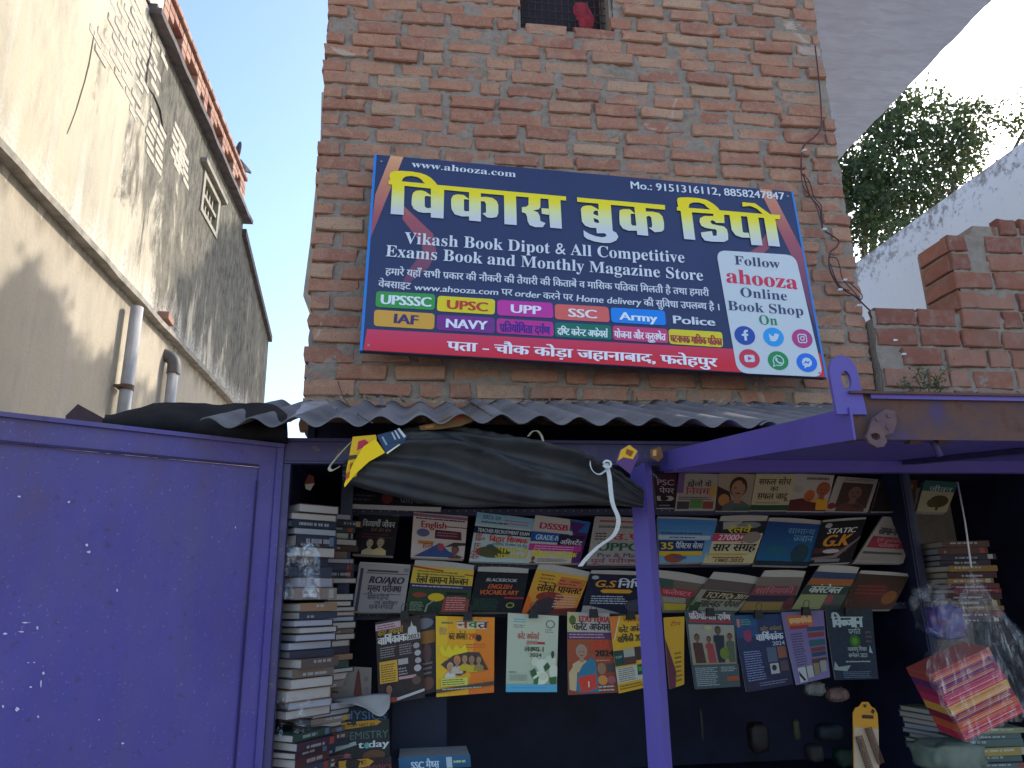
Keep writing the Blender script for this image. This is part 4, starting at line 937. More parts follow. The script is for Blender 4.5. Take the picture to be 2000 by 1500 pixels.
# black sheet draped over the roof end on the left
TARP = NT('black_tarpaulin'); _a = TARP.noise(9, 7, .6, dist=.3); _b = TARP.noise(2.5, 4); TARP.bump(_a, .5, .006); TARPM = TARP.fin(TARP.mix(TARP.ramp(_a, [(.4, 0), (.7, .7)]), (.020, .020, .022), (.05, .046, .042)), .6, .35)
def sheet_from(name, rows, mat, parent=None, sub=3, thick=.003, wr=.006, seed=0, label=None, cat=None):
    """rows of 3-D points -> wrinkled cloth-like sheet"""
    rr = [spline(r_, sub) for r_ in rows]; n = len(rr[0]); cols = [spline([r_[i] for r_ in rr], sub) for i in range(n)]; m_ = len(cols[0])
    V = []; F = []
    for j in range(m_):
        for i in range(n):
            p = cols[i][j].copy(); q = Vector((i * .35, j * .35, seed)); p.y += wr * noise.noise(q) + wr * .5 * noise.noise(q * 2.7); p.z += wr * .5 * noise.noise(q + Vector((9, 9, 9))); V.append(p)
    for j in range(m_ - 1):
        for i in range(n - 1): a = j * n + i; F.append((a, a + 1, a + n + 1, a + n))
    o = mesh_obj(name, V, F, mat, parent, smooth=True)
    md = o.modifiers.new('thickness', 'SOLIDIFY'); md.thickness = thick
    if label: tag(o, label, cat)
    return o
rows = [[onY(205, 812, 2.45), onY(262, 801, 2.45), onY(312, 789, 2.5), (onY(370, 789, 2.5)), onY(430, 791, 2.55), onY(480, 790, 2.55), onY(532, 791, 2.5), onY(560, 812, 2.4)],
        [onY(200, 826, 2.3), onY(262, 822, 2.3), onY(312, 822, 2.3), onY(370, 826, 2.3), onY(430, 832, 2.3), onY(480, 838, 2.28), onY(530, 838, 2.25), onY(562, 832, 2.2)],
        [onY(198, 850, 2.36), onY(262, 858, 2.36), onY(312, 862, 2.36), onY(370, 866, 2.36), onY(430, 872, 2.36), onY(480, 878, 2.35), onY(530, 878, 2.35), onY(562, 878, 2.35)]]
sheet_from('roof_cover', rows, simple('black_rubber_sheet', (.012, .011, .012), (.02, .018, .018), 12, .9, .4, .003, .1), None, 4, .004, .014, 3, 'black torn sheet draped over the roof end behind the purple door', 'tarpaulin')
g = G(); g.prism([onY(*p, 2.5) for p in [(128, 812), (152, 789), (172, 800), (205, 818), (205, 840), (128, 840)]], (0, .01, 0)); tag(g.obj('offcut', simple('maroon_rusty_sheet', (.07, .035, .04), (.05, .025, .03), 20)), 'small maroon rusty metal offcut poking above the purple door', 'metal scrap')

# rolled black tarpaulin hanging under the header beam
TY = 2.2; top = [(672, 905), (700, 880), (760, 850), (860, 833), (950, 848), (1040, 868), (1130, 893), (1200, 925), (1256, 962)]
bot = [(668, 940), (700, 955), (760, 968), (860, 985), (950, 990), (1040, 990), (1130, 985), (1200, 990), (1252, 990)]
crr = random.Random(21); CREASE = [(crr.random(), crr.uniform(-1.6, 1.6), crr.uniform(-2.6, -.2), crr.uniform(-2, 2), crr.uniform(.010, .022) * crr.choice([1, 1, -.6]), crr.uniform(.10, .26)) for _ in range(34)]
tt = spline([onY(*p, TY) for p in top], 22); bt_ = spline([onY(*p, TY) for p in bot], 22); V = []; F = []; m_ = 96; n = len(tt)
for i in range(n):
    for j in range(m_):
        a_ = 2 * math.pi * j / m_; c_ = (tt[i] + bt_[i]) / 2; h_ = (tt[i].z - bt_[i].z) / 2; p = c_ + Vector((0, -math.cos(a_) * min(.055, h_ * .8), math.sin(a_) * h_))
        u_ = i / n; q = Vector((u_ * 3.2 + math.sin(a_) * 1.6, a_ * .0 + math.sin(a_ + u_ * 2.0) * 3.4, math.cos(a_)))
        dg_ = u_ * 9 + math.sin(a_) * 2.2; sv = a_ - math.pi / 2
        w_ = .016 * noise.noise(q * 1.1)
        for (u0, s0, sl_, cv, am, wd_) in CREASE:
            dl = (sv - s0 - sl_ * (u_ - u0) - cv * (u_ - u0) ** 2); fade = math.exp(-((u_ - u0) / .28) ** 2)
            w_ += am * fade * max(0.0, 1 - abs(dl) / wd_) ** 1.6
        V.append(p + Vector((0, -math.cos(a_) * w_ * 1.4, math.sin(a_) * w_ * .6)))
for i in range(n - 1):
    for j in range(m_): F.append((i * m_ + j, i * m_ + (j + 1) % m_, (i + 1) * m_ + (j + 1) % m_, (i + 1) * m_ + j))
F += [tuple(range(m_)), tuple((n - 1) * m_ + k for k in reversed(range(m_)))]
tag(mesh_obj('rolled_tarpaulin', V, F, TARPM, smooth=True), 'thick dusty black tarpaulin rolled up under the purple header beam', 'tarpaulin')

# straps
STRAP = simple('white_woven_strap', (.66, .65, .62), (.52, .51, .48), 200, .8, .5, .001); OLDS = simple('yellowed_strap', (.46, .43, .28), (.34, .31, .2), 100, .8)
P_ = lambda pts, Y: [onY(*p, Y) for p in pts]
g = G(); a = spline(P_([(1184, 905), (1190, 930), (1193, 960), (1197, 985), (1207, 1010), (1206, 1030), (1196, 1048), (1172, 1065), (1150, 1085), (1133, 1106)], 2.12), 5); g.ribbon(a, [Vector((1, .15, -.05))] * len(a), .0135)
a = spline(P_([(1152, 893), (1153, 910), (1160, 922), (1172, 926), (1186, 916)], 2.12), 5); g.ribbon(a, [Vector((0, 1, .4))] * len(a), .012)
g.tube(spline(P_([(1178, 905), (1184, 900), (1192, 903), (1192, 911), (1184, 913), (1178, 908)], 2.10), 4), .0035, 6); tag(g.obj('strap', STRAP), 'long white strap knotted on the black tarpaulin with its end dangling over the books', 'strap')
g = G(); a = spline(P_([(688, 862), (668, 882), (650, 903), (643, 914), (648, 919), (662, 912)], 2.14), 5); g.ribbon(a, [Vector((.7, .5, .6))] * len(a), .010); tag(g.obj('strap', OLDS), 'short faded strap looping beside the yellow packet', 'strap')
g = G(); a = spline(P_([(1032, 852), (1040, 843), (1050, 842), (1058, 852), (1062, 868)], 2.14), 5); g.ribbon(a, [Vector((.6, .7, .2))] * len(a), .010); tag(g.obj('strap', OLDS), 'small greenish strap loop in the middle of the rolled tarpaulin', 'strap')

# printed packets and paper scraps
def scrap(name, quads, label, cat, Y=2.13, thick=.0012):
    """quads: list of (polygon px, hex, h)"""
    g = G()
    for k, (pl, c, *hh) in enumerate(quads):
        dy = hh[0] if hh else 0; g.prism([onY(*p, Y - .0008 * k - dy) for p in pl], (0, thick if k == 0 else .0004, 0), 0, lin(c))
    return tag(g.obj(name, PRINT, None, False, True), label, cat)
scrap('packet', [([(689, 853), (734, 849), (736, 858), (705, 895), (696, 930), (676, 938), (676, 920), (682, 890)], 'd9a91c'), ([(700, 862), (712, 858), (720, 864), (714, 872), (704, 876), (697, 880)], 'b02a40'), ([(679, 890), (697, 888), (696, 895), (680, 899)], '403a22'), ([(684, 905), (690, 903), (688, 915), (683, 918)], 'a04a1c'),
                 ([(733, 857), (752, 884), (720, 902), (695, 925), (673, 952), (672, 946), (690, 905), (710, 872)], 'eec20a', .004), ([(676, 925), (684, 920), (682, 932), (675, 938)], 'b04a20', .004)], 'bright yellow printed packet with red flower print folded at the left end of the tarpaulin', 'packet')
scrap('packet', [([(736, 850), (779, 838), (796, 852), (788, 866), (754, 886)], '28405e'), ([(776, 838), (780, 836), (793, 852), (789, 855)], 'c8ccd0'), ([(770, 841), (773, 840), (782, 856), (779, 857)], 'b8bcc0'), ([(745, 854), (748, 852), (757, 868), (754, 870)], '8a98a8'), ([(764, 845), (767, 844), (774, 858), (771, 859)], 'a8b0b8'), ([(755, 884), (780, 867), (781, 869), (756, 887)], 'e0d8b0')], 'dark blue folded packet tucked beside the yellow one', 'packet')
scrap('packet', [([(818, 832), (850, 826), (880, 812), (918, 808), (925, 822), (900, 832), (860, 838), (822, 840)], '6a4a28'), ([(890, 812), (905, 810), (900, 822), (888, 824)], '8a3a20'), ([(830, 832), (850, 829), (846, 835), (832, 837)], '9a6a28')], 'brown and orange crumpled packet on top of the rolled tarpaulin under the roof edge', 'packet')
scrap('packet', [([(1212, 878), (1230, 868), (1246, 880), (1247, 893), (1231, 926), (1203, 904), (1206, 890)], '5c3a68'), ([(1213, 879), (1229, 869), (1245, 881), (1236, 897), (1218, 893), (1206, 900)], 'd6a21c'), ([(1224, 876), (1238, 882), (1232, 892), (1222, 886)], '8a4a1c')], 'purple and yellow torn packet at the right end of the tarpaulin', 'packet')
s_ = scrap('packet', [([(1270, 878), (1290, 872), (1296, 892), (1286, 902), (1271, 894)], '7a4c28'), ([(1275, 880), (1282, 878), (1282, 890), (1275, 891)], 'c89a58')], 'small brown packet wedged by the top of the purple post', 'packet', 2.2)
scrap('paper_scrap', [([(594, 945), (603, 926), (613, 930), (614, 945), (606, 958), (597, 954)], '7a3a34'), ([(596, 946), (614, 944), (606, 958), (597, 955)], 'c8c0b0')], 'small red and cream paper scrap hanging in the dark behind the left jamb', 'paper', 2.5)
g = G(); a = P_([(1262, 912), (1275, 925), (1288, 937)], 2.2); g.tube(a, [.008, .006, .004], 8); tag(g.obj('plastic_stub', FILM, smooth=True), 'twisted clear plastic end sticking out at the top of the post', 'plastic')

# cables on the brick wall
def wire(paths, label, Y=3.165, r=.004, mat=None):
    g = G()
    for pl in paths: g.tube(spline([onY(*p, Y) for p in pl], 6), r, 6)
    return tag(g.obj('cable', mat or simple('dark_red_wire', (.11, .045, .05), (.07, .03, .03), 30, .6), smooth=True), label, 'cable')
main = [(1592, 90), (1600, 160), (1604, 215), (1603, 250), (1590, 268), (1572, 282), (1566, 300), (1565, 335), (1570, 345), (1582, 382), (1600, 405), (1605, 430), (1608, 448), (1622, 458), (1638, 470), (1634, 482), (1622, 492), (1619, 510), (1622, 530), (1632, 550), (1640, 562), (1655, 570), (1672, 580), (1684, 592), (1700, 607), (1720, 622), (1738, 640), (1745, 660), (1754, 680), (1765, 705), (1778, 722)]
wire([main], 'dark red cable running down the right edge of the brick wall past the sign')
wire([[(1565, 338), (1568, 362), (1578, 378), (1592, 398), (1600, 420), (1606, 446)], [(1570, 340), (1582, 358), (1590, 385), (1604, 402), (1604, 425)]], 'thin tangled cable loop above the top right corner of the sign', 3.155, .003)
wire([[(1620, 502), (1634, 505), (1640, 520), (1646, 545), (1668, 570), (1680, 585), (1683, 575), (1660, 552)], [(1622, 515), (1630, 540), (1642, 560), (1660, 568)]], 'short looped cable hanging below the right side of the sign top', 3.15, .003)
for p, l_ in [((1571, 294), 'white cable clip highest on the brick edge'), ((1610, 448), 'white cable clip beside the top right corner of the sign'), ((1650, 547), 'white cable clip on the twisted loop, upper of two'), ((1641, 566), 'white cable clip on the twisted loop, lower of two'), ((1677, 597), 'white cable clip where the cable leaves the building'), ((1748, 665), 'white cable clip on the broken wall, upper one'), ((1765, 692), 'white cable clip on the broken wall, lower one')]:
    c_ = onY(*p, 3.15); g = G(); g.box(c_.x - .009, c_.y - .006, c_.z - .005, c_.x + .009, c_.y + .012, c_.z + .005); g.tube([c_ + Vector((.004, -.010, 0)), c_ + Vector((.004, 0, 0))], .004, 8); tag(g.obj('cable_clip', WHITEP), l_, 'cable clip', 'white cable clips')
g = G(); g.tube(spline([onY(*p, y_) for p, y_ in [((660, 745), 3.15), ((672, 778), 3.05), ((690, 800), 2.6), ((712, 818), 2.2), ((728, 826), 2.08)]], 6), .0022, 6); tag(g.obj('cable', STEEL, smooth=True), 'thin black wire sagging from the wall foot across the left roof sheet', 'cable')

# weeds growing above the flap
WEED = simple('dull_weed_green', (.07, .12, .045), (.045, .08, .03), 30, .7)
wd = empty('weed', tuple(onY(1800, 765, 3.0)), 'two sprigs of green weed growing from the foot of the broken wall above the flap', 'weed')
for sx, tip in [((1795, 768), (1792, 716)), ((1822, 768), (1852, 712)), ((1785, 768), (1762, 742)), ((1835, 768), (1826, 735)), ((1812, 768), (1806, 728))]:
    a, b = onY(*sx, 3.0), onY(*tip, 2.98); g = G(); ps = [a.lerp(b, k / 8) + Vector((.01 * math.sin(k), 0, 0)) for k in range(9)]; g.tube(ps, .0022, 5)
    g.obj('stem', WEED, wd); g = G()
    for k in range(90):
        q = ps[random.randint(1, 8)] + Vector((random.gauss(0, .014), random.gauss(0, .012), random.gauss(0, .012))); d_ = Vector((random.gauss(0, 1), random.gauss(0, 1), random.uniform(0, 1))).normalized(); s2 = d_.orthogonal().normalized(); L = random.uniform(.010, .020)
        g.add([q, q + d_ * L * .5 + s2 * L * .28, q + d_ * L, q + d_ * L * .5 - s2 * L * .28], [(0, 1, 2, 3)])
    g.obj('leaves', WEED, wd)['kind'] = 'stuff'
# dry litter and cobwebs on the roof
g = G(); random.seed(5)
for k in range(150):
    x = random.uniform(-.3, 1.8); y_ = random.uniform(2.85, 3.14); z_ = 2.105 + (y_ - 2.1) * .312 + .018; d_ = Vector((random.gauss(0, 1), random.gauss(0, 1), random.gauss(0, .35))).normalized() * random.uniform(.02, .055); s2 = d_.orthogonal().normalized() * random.uniform(.004, .010); p = Vector((x, y_, z_))
    g.add([p, p + d_ * .5 + s2, p + d_, p + d_ * .5 - s2], [(0, 1, 2, 3)])
g.obj('dry_litter', simple('dry_leaf_litter', (.32, .22, .14), (.18, .12, .08), 60, .9))['kind'] = 'stuff'
rows = [[onY(548, 800, 2.75), onY(575, 796, 2.8), onY(602, 786, 2.9), onY(640, 783, 3.0)], [onY(555, 812, 2.5), onY(585, 806, 2.6), onY(610, 800, 2.7), onY(650, 792, 2.9)], [onY(560, 822, 2.3), onY(588, 815, 2.4), onY(620, 806, 2.6), onY(660, 800, 2.8)]]
sheet_from('plastic_scrap', rows, simple('dusty_pale_plastic', (.34, .32, .33), (.2, .18, .2), 25, .5), None, 4, .002, .02, 9, 'crumpled dusty plastic scrap at the left foot of the brick wall', 'plastic scrap')
# ------------------------------------------------------------------ display racks
RY = 2.72
def shelf(ypx, x0=-.24, x1=1.95, y0=2.78, y1=3.0, name='shelf'):
    z = onY(900, ypx, y0).z; g = G(); g.box(x0, y0 + .0, z - .012, x1, y1, z); return g.obj(name, DARKBLUE, kiosk), z
for yp in (1003, 1103, 1200): shelf(yp)
def m_slots():
    t = NT('slotted_angle_iron'); return simple('slotted_angle_iron', (.03, .032, .075), (.02, .02, .04), 20, .5)
SLOT = m_slots(); SLH = simple('light_through_slots', (.16, .16, .2))  # pale discs painted as light showing through the slots
for yp in (1000, 1107, 1200):
    z = onY(900, yp, 2.745).z; g = G(); g.box(-.24, 2.752, z - .012, 1.93, 2.758, z + .012); g.obj('slotted_rail', SLOT, kiosk); g = G()
    for k in range(70): x = -.22 + k * .031; g.tube([(x, 2.7505, z + .004), (x, 2.7525, z + .004)], .003, 6)
    g.obj('slot_light_discs', SLH, kiosk)['kind'] = 'stuff'
for xp in (672, 1795):
    a = onY(xp, 1100, 2.66); g = G(); g.box(a.x - .02, 2.66, .8, a.x + .02, 2.666, 2.06); g.obj('slotted_upright', SLOT, kiosk)
g = G(); g.box(1.87, 2.655, .8, 1.885, 3.15, 2.06); g.obj('inner_partition', DARKBLUE, kiosk)
g = G(); x_ = onY(765, 1450, 2.7).x; g.box(x_, 2.70, .8, onY(872, 1450, 2.7).x, 2.71, onY(800, 1362, 2.7).z); g.obj('blue_panel', simple('dark_blue_board', (.006, .012, .035), (.005, .009, .025), 8, .6), kiosk)

# ------------------------------------------------------------------ printed books
def book(label, q, Y, els, bg, dy=.05, thick=.02, lip=0, bulge=0.0, name='book', cat='book', group=None, curl=0.0, pages=True):
    """q: tl,tr,br,bl in photo px; the cover stands at Y (top leans back by dy). els: printed shapes in cover coordinates (0..1, v down)"""
    tl, tr, br, bl = [onY(*q[0], Y + dy), onY(*q[1], Y + dy), onY(*q[2], Y), onY(*q[3], Y)]
    nrm = (tr - tl).cross(bl - tl).normalized(); nrm = nrm if nrm.y < 0 else -nrm
    sd = random.uniform(0, 9)
    def f(u, v, w=0.0):
        p = (tl * (1 - u) + tr * u) * (1 - v) + (bl * (1 - u) + br * u) * v
        return p + nrm * (w + bulge * math.sin(math.pi * u) * (.3 + v) + curl * v * v + .0025 * noise.noise(Vector((u * 1.5, v * 1.5, sd))))
    V = []; F = []; C = []; lev = [0]
    asp = (tr - tl).length / (bl - tl).length
    def addgrid(u0, v0, u1, v1, w, c, nu=5, nv=5, c2=None, sk=0):
        b = len(V); cA = lin(c); cB = lin(c2) if c2 else cA
        for j in range(nv + 1):
            for i in range(nu + 1): vv = v0 + (v1 - v0) * j / nv; V.append(f(u0 + (u1 - u0) * i / nu + sk * (j / nv), vv, w))
        for j in range(nv):
            cc = tuple(lerp(cA[k], cB[k], (j + .5) / nv) for k in range(3))
            for i in range(nu): a = b + j * (nu + 1) + i; F.append((a, a + 1, a + nu + 2, a + nu + 1)); C.append(cc)
    def addpoly(pl, w, c):
        pl = [(min(1, max(0, u)), min(1, max(0, v))) for u, v in pl]; b = len(V); V.extend(f(u, v, w) for u, v in pl); cc = lin(c)
        if not (curl or bulge):
            for t in tessellate_polygon([[Vector((u, v, 0)) for u, v in pl]]): F.append(tuple(b + i for i in t)); C.append(cc)
            return
        del V[b:]
        def sub_(a, b2, c3, d):
            if d and max(abs(a[1] - b2[1]), abs(b2[1] - c3[1]), abs(a[1] - c3[1]), abs(a[0] - b2[0]), abs(b2[0] - c3[0]), abs(a[0] - c3[0])) > .16:
                m1, m2, m3 = [((p[0] + q[0]) / 2, (p[1] + q[1]) / 2) for p, q in ((a, b2), (b2, c3), (c3, a))]
                for tr_ in ((a, m1, m3), (m1, b2, m2), (m3, m2, c3), (m1, m2, m3)): sub_(*tr_, d - 1)
            else: n0 = len(V); V.extend(f(u, v, w) for u, v in (a, b2, c3)); F.append((n0, n0 + 1, n0 + 2)); C.append(cc)
        for t in tessellate_polygon([[Vector((u, v, 0)) for u, v in pl]]): sub_(*[pl[i] for i in t], 4)
    bgs = bg if isinstance(bg, tuple) else (bg,)
    addgrid(0, 0, 1, 1, 0, bgs[0], 8, 8, bgs[1] if len(bgs) > 1 else None)
    w = .0004
    for e in els:
        w += .00022; k = e[0]
        if k == 'r': addgrid(e[1], e[2], e[3], e[4], w, e[5], 5, max(1, int(abs(e[4] - e[2]) * 9)), e[6] if len(e) > 6 else None)
        elif k == 'p': addpoly(e[1], w, e[2])
        elif k == 'e': addpoly([(e[1] + e[3] * math.cos(t * .3142), e[2] + e[4] * math.sin(t * .3142)) for t in range(20)], w, e[5])
        elif k == 't':
            _, s, u0, v, u1, h, c = e[:7]; bold = e[7] if len(e) > 7 else 0
            Vt, Tt, W = layout(s, .0); slant = e[8] if len(e) > 8 else 0
            dv = any(ord(ch) > 0x900 and ord(ch) < 0x980 for ch in s)
            ch_ = .62 if dv else .68; rot = e[9] if len(e) > 9 else 0
            for rep in range(bold + 1):
                b = len(V); o_ = rep * .03
                for x, y in Vt:
                    if rot: V.append(f(v + (-y) / ch_ * h, u0 - (x / W) * (u0 - u1) , w + rep * .00008))
                    else: V.append(f(u0 + (u1 - u0) * x / W + (o_ * h + slant * y * h) / ch_ * 1.0 / asp, v - y / ch_ * h, w + rep * .00008))
                for t in Tt: F.append(tuple(b + i for i in t)); C.append(lin(c))
        elif k == 'l':      # filler print: short dashes that read as small type
            _, u0, v0, u1, v1, n_, c = e[:7]; hh = (v1 - v0) / n_
            for r_ in range(n_):
                u = u0; vv = v0 + (r_ + .3) * hh; end = u1 - random.random() * .2 * (u1 - u0)
                while u < end - .01:
                    L = random.uniform(.03, .09); L = min(L, end - u); pl = [(u, vv), (u + L * .85, vv + random.uniform(-.1, .1) * hh), (u + L * .85, vv + hh * .42), (u, vv + hh * .42)]; addpoly(pl, w, c); u += L
        elif k == 'm':      # a small printed portrait
            _, cx, cy, s, skin, hair, shirt = e; a_ = s / asp
            addpoly([(cx + a_ * x, cy + s * y) for x, y in [(-.62, 1.25), (-.58, .72), (-.2, .5), (.2, .5), (.58, .72), (.62, 1.25)]], w, shirt)
            addpoly([(cx + a_ * x, cy + s * y) for x, y in [(-.14, .62), (-.14, .2), (.14, .2), (.14, .62)]], w + .0002, skin)
            addpoly([(cx + a_ * .36 * math.cos(t * .3927), cy - s * .08 + s * .46 * math.sin(t * .3927)) for t in range(16)], w + .0003, hair)
            addpoly([(cx + a_ * .29 * math.cos(t * .3927), cy + s * .38 * math.sin(t * .3927)) for t in range(16)], w + .0005, skin)
            addpoly([(cx + a_ * x, cy + s * y) for x, y in [(-.18, -.06), (-.06, -.06), (-.06, -.02), (-.18, -.02)]], w + .0006, '2a1a14'); addpoly([(cx + a_ * x, cy + s * y) for x, y in [(.06, -.06), (.18, -.06), (.18, -.02), (.06, -.02)]], w + .0006, '2a1a14')
            addpoly([(cx + a_ * x, cy + s * y) for x, y in [(-.12, .17), (.12, .17), (.09, .22), (-.09, .22)]], w + .0006, '5a2a24'); w += .0006
    base_ = (bl + br) / 2
    r_ = empty(name, tuple(base_), label, cat, group)
    mesh_obj('cover', V, F, PRINT, r_, None, False, C)
    # page block and back cover
    g = G(); e_ = .006
    def blk(u0, v0, u1, v1, w0, w1): return [f(u0, v1, w0), f(u1, v1, w0), f(u1, v1, w1), f(u0, v1, w1), f(u0, v0, w0), f(u1, v0, w0), f(u1, v0, w1), f(u0, v0, w1)]
    if pages:
        nn = 8
        if curl or bulge:
            for k in range(6):
                v0, v1 = .006 + .988 * k / 6, .006 + .988 * (k + 1) / 6; g.hexa([f(.006, v1, -.0022 - thick), f(.994, v1, -.0022 - thick), f(.994, v1, -.0020), f(.006, v1, -.0020), f(.006, v0, -.0022 - thick), f(.994, v0, -.0022 - thick), f(.994, v0, -.0020), f(.006, v0, -.0020)])
        else:
          for k in range(nn): a, b = .008 + (.984) * k / nn, .008 + .984 * (k + 1) / nn; g.hexa([f(a, .992, -.0025 - thick), f(b, .992, -.0025 - thick), f(b, .992, -.0022), f(a, .992, -.0022), f(a, .008 - lip, -.0025 - thick), f(b, .008 - lip, -.0025 - thick), f(b, .008 - lip * (1 + .2 * math.sin(b * 3)), -.0022), f(a, .008 - lip * (1 + .2 * math.sin(a * 3)), -.0022)])
        g.obj('pages', PAPER, r_)
    return r_
def clip(px, Y, label):
    a = onY(px[0], px[1], Y); g = G(); g.prism([a + Vector((-.016, 0, -.024)), a + Vector((.016, 0, -.024)), a + Vector((.012, 0, .004)), a + Vector((-.012, 0, .004))], (0, .014, 0)); o1 = empty('binder_clip', tuple(a), label, 'binder clip', 'black binder clips'); g.obj('clamp', BLACK, o1)
    g = G(); g.tube(spline([a + Vector((-.008, .002, .004)), a + Vector((-.010, -.006, .02)), a + Vector((0, -.008, .028)), a + Vector((.010, -.006, .02)), a + Vector((.008, .002, .004))], 4), .0012, 5); g.obj('wire_arm', STEEL, o1)

B = book
Y1, Y2, Y3, Y0 = 2.70, 2.66, 2.60, 2.74
# --- top row, right part
B('maroon question-paper book at the top left of the right bay, beside the post', [(1276, 925), (1322, 926), (1318, 992), (1283, 992)], Y0, [('t', 'PSC', .1, .34, .9, .16, 'b9a9b0', 1), ('t', 'पेपर', .2, .58, .9, .14, 'c4b4ba', 1), ('p', [(.05, .66), (.8, .66), (.95, .73), (.8, .80), (.05, .80)], 'b8b0a8'), ('l', .1, .9, .8, .97, 1, '8a8a9a')], ('4a2030', '20202c'))
B('cream and red book about sports rules in the top row', [(1326, 924), (1404, 926), (1396, 996), (1318, 996)], Y0, [('r', 0, 0, .16, .55, '7a5a8a'), ('t', 'खेलों के', .24, .36, .84, .13, '2a2028', 1), ('t', 'नियम', .22, .58, .80, .16, 'b03040', 1), ('l', .06, .64, .9, .74, 2, '504850'), ('r', .04, .78, .34, .98, '4a4248'), ('r', .36, .74, .66, .96, '5c8a4a'), ('r', .68, .78, .94, .98, '8a4a3a'), ('e', .9, .5, .08, .2, 'c89a4a')], 'b0a294')
B('book with a large portrait of a short-haired man beside the sports rules book', [(1404, 924), (1476, 926), (1464, 998), (1398, 998)], Y0, [('p', [(0, 1), (0, .35), (.35, .5), (.5, 1)], '3a2a30'), ('e', .2, .72, .16, .16, 'b87a40'), ('m', .58, .42, .62, 'a87a5e', '3a2a22', '5a5a5a'), ('r', .5, .9, 1, 1, '3a5a4a')], ('b09880', '98887a'))
B('cream book on successful thinking with black handwritten Hindi title', [(1477, 925), (1556, 926), (1538, 997), (1465, 997)], Y0, [('t', 'सफल सोच', .1, .30, .90, .15, '2c2620', 1), ('t', 'का', .42, .48, .62, .12, '2c2620', 1), ('t', 'सफल जादू', .12, .70, .90, .15, '2c2620', 1), ('r', 0, .86, 1, 1, '2c4a38'), ('l', .1, .76, .8, .84, 1, '988a50')], 'c0b08c')
B('white book with orange-robed figures on its cover in the top row', [(1556, 925), (1630, 928), (1612, 999), (1537, 998)], Y0, [('l', .3, .04, .95, .2, 1, '6a5a58'), ('e', .14, .42, .14, .1, 'a8a090'), ('p', [(0, 1), (0, .72), (.3, .66), (.6, .74), (1, .8), (1, 1)], '5a2a28'), ('m', .48, .62, .34, 'b0603a', 'd05a24', 'd2661e'), ('m', .80, .44, .42, '9a5a3a', 'a8482c', 'd89a30')], 'b8aca0')
B('white-bordered book with a dim sepia portrait in a dark frame, top row', [(1636, 930), (1716, 936), (1695, 1000), (1612, 998)], Y0, [('r', .18, .16, .92, .9, '4a3230'), ('m', .55, .46, .52, '7a5648', '4a302a', '5c3c34'), ('l', .2, .03, .9, .12, 2, '5a504a'), ('e', .1, .86, .09, .09, '8c2c2c')], 'a89c92')
B('dark brown book with orange script near the right end of the top row', [(1722, 934), (1792, 938), (1784, 999), (1702, 999)], Y0, [('r', .45, 0, 1, 1, '54301f', '2c1c1a'), ('t', 'अग्नि', .5, .3, .9, .14, 'b06a3a', 1), ('l', .5, .36, .9, .5, 2, '9a7a6a')], ('2a201f', '1c1618'))
B('teal and cream book with a tree picture at the right end of the top row', [(1806, 938), (1872, 942), (1848, 1001), (1790, 999)], Y0, [('r', 0, 0, 1, .34, '2f5a58'), ('t', 'जीवन', .2, .34, .9, .14, 'b0b8b0', 1), ('e', .62, .66, .3, .2, '4a3e26'), ('e', .45, .72, .2, .14, '54462c'), ('r', .58, .8, .66, .95, '4a3e26')], 'aa9f7e')
B('dark almost hidden book lying under the rolled tarpaulin at the left end', [(676, 958), (868, 968), (862, 990), (676, 984)], Y0 - .06, [('t', 'प्रतियोगिता', .55, .8, .95, .45, '7a7a80', 1), ('e', .42, .5, .06, .4, '7a3030'), ('l', .05, .2, .3, .8, 2, '50505a')], '16161f', lip=0)
# --- upper row
B('black book with white Hindi title and two pale figures, left end of the upper row', [(702, 1004), (780, 1008), (768, 1086), (688, 1082)], Y1, [('t', 'विद्यार्थी जीवन', .12, .30, .92, .13, 'b8b4b0', 1), ('t', 'कर्म और बोध', .35, .42, .85, .07, '8a5a50'), ('l', .15, .46, .95, .6, 2, '5a1f28'), ('m', .38, .72, .26, 'a89478', '2a2420', 'b0a080'), ('m', .64, .70, .26, 'a89070', '5c5248', 'bca878')], '17151a', lip=.10)
B('white English language book with red title and blue mountain picture', [(808, 1000), (914, 1010), (906, 1092), (802, 1088)], Y1, [('r', 0, .02, 1, .09, '8a5a70'), ('l', .05, .09, .97, .16, 1, '301c2c'), ('t', 'English', .14, .33, .62, .15, '962c30', 2), ('r', .62, .27, 1, .29, '402a38'), ('p', [(.42, .36), (.9, .38), (.92, .58), (.42, .56)], '4e2434'), ('l', .46, .4, .86, .52, 2, 'a05a68'), ('e', .2, .45, .12, .09, '5a5a7a'), ('r', .12, .63, .4, .7, 'b07030'), ('t', 'हल', .2, .78, .4, .1, '9a2c3c', 1), ('p', [(.05, .98), (.3, .82), (.52, .66), (.7, .84), (1, .98)], '32487a'), ('e', .55, .76, .06, .09, '9a3c50'), ('m', .82, .82, .22, '7a5048', '2c2020', '5c342c'), ('p', [(.6, .76), (.78, .64), (1, .64), (1, .7), (.8, .72)], '3a3038')], ('cbb8b0', 'b8a8a0'), lip=.03)
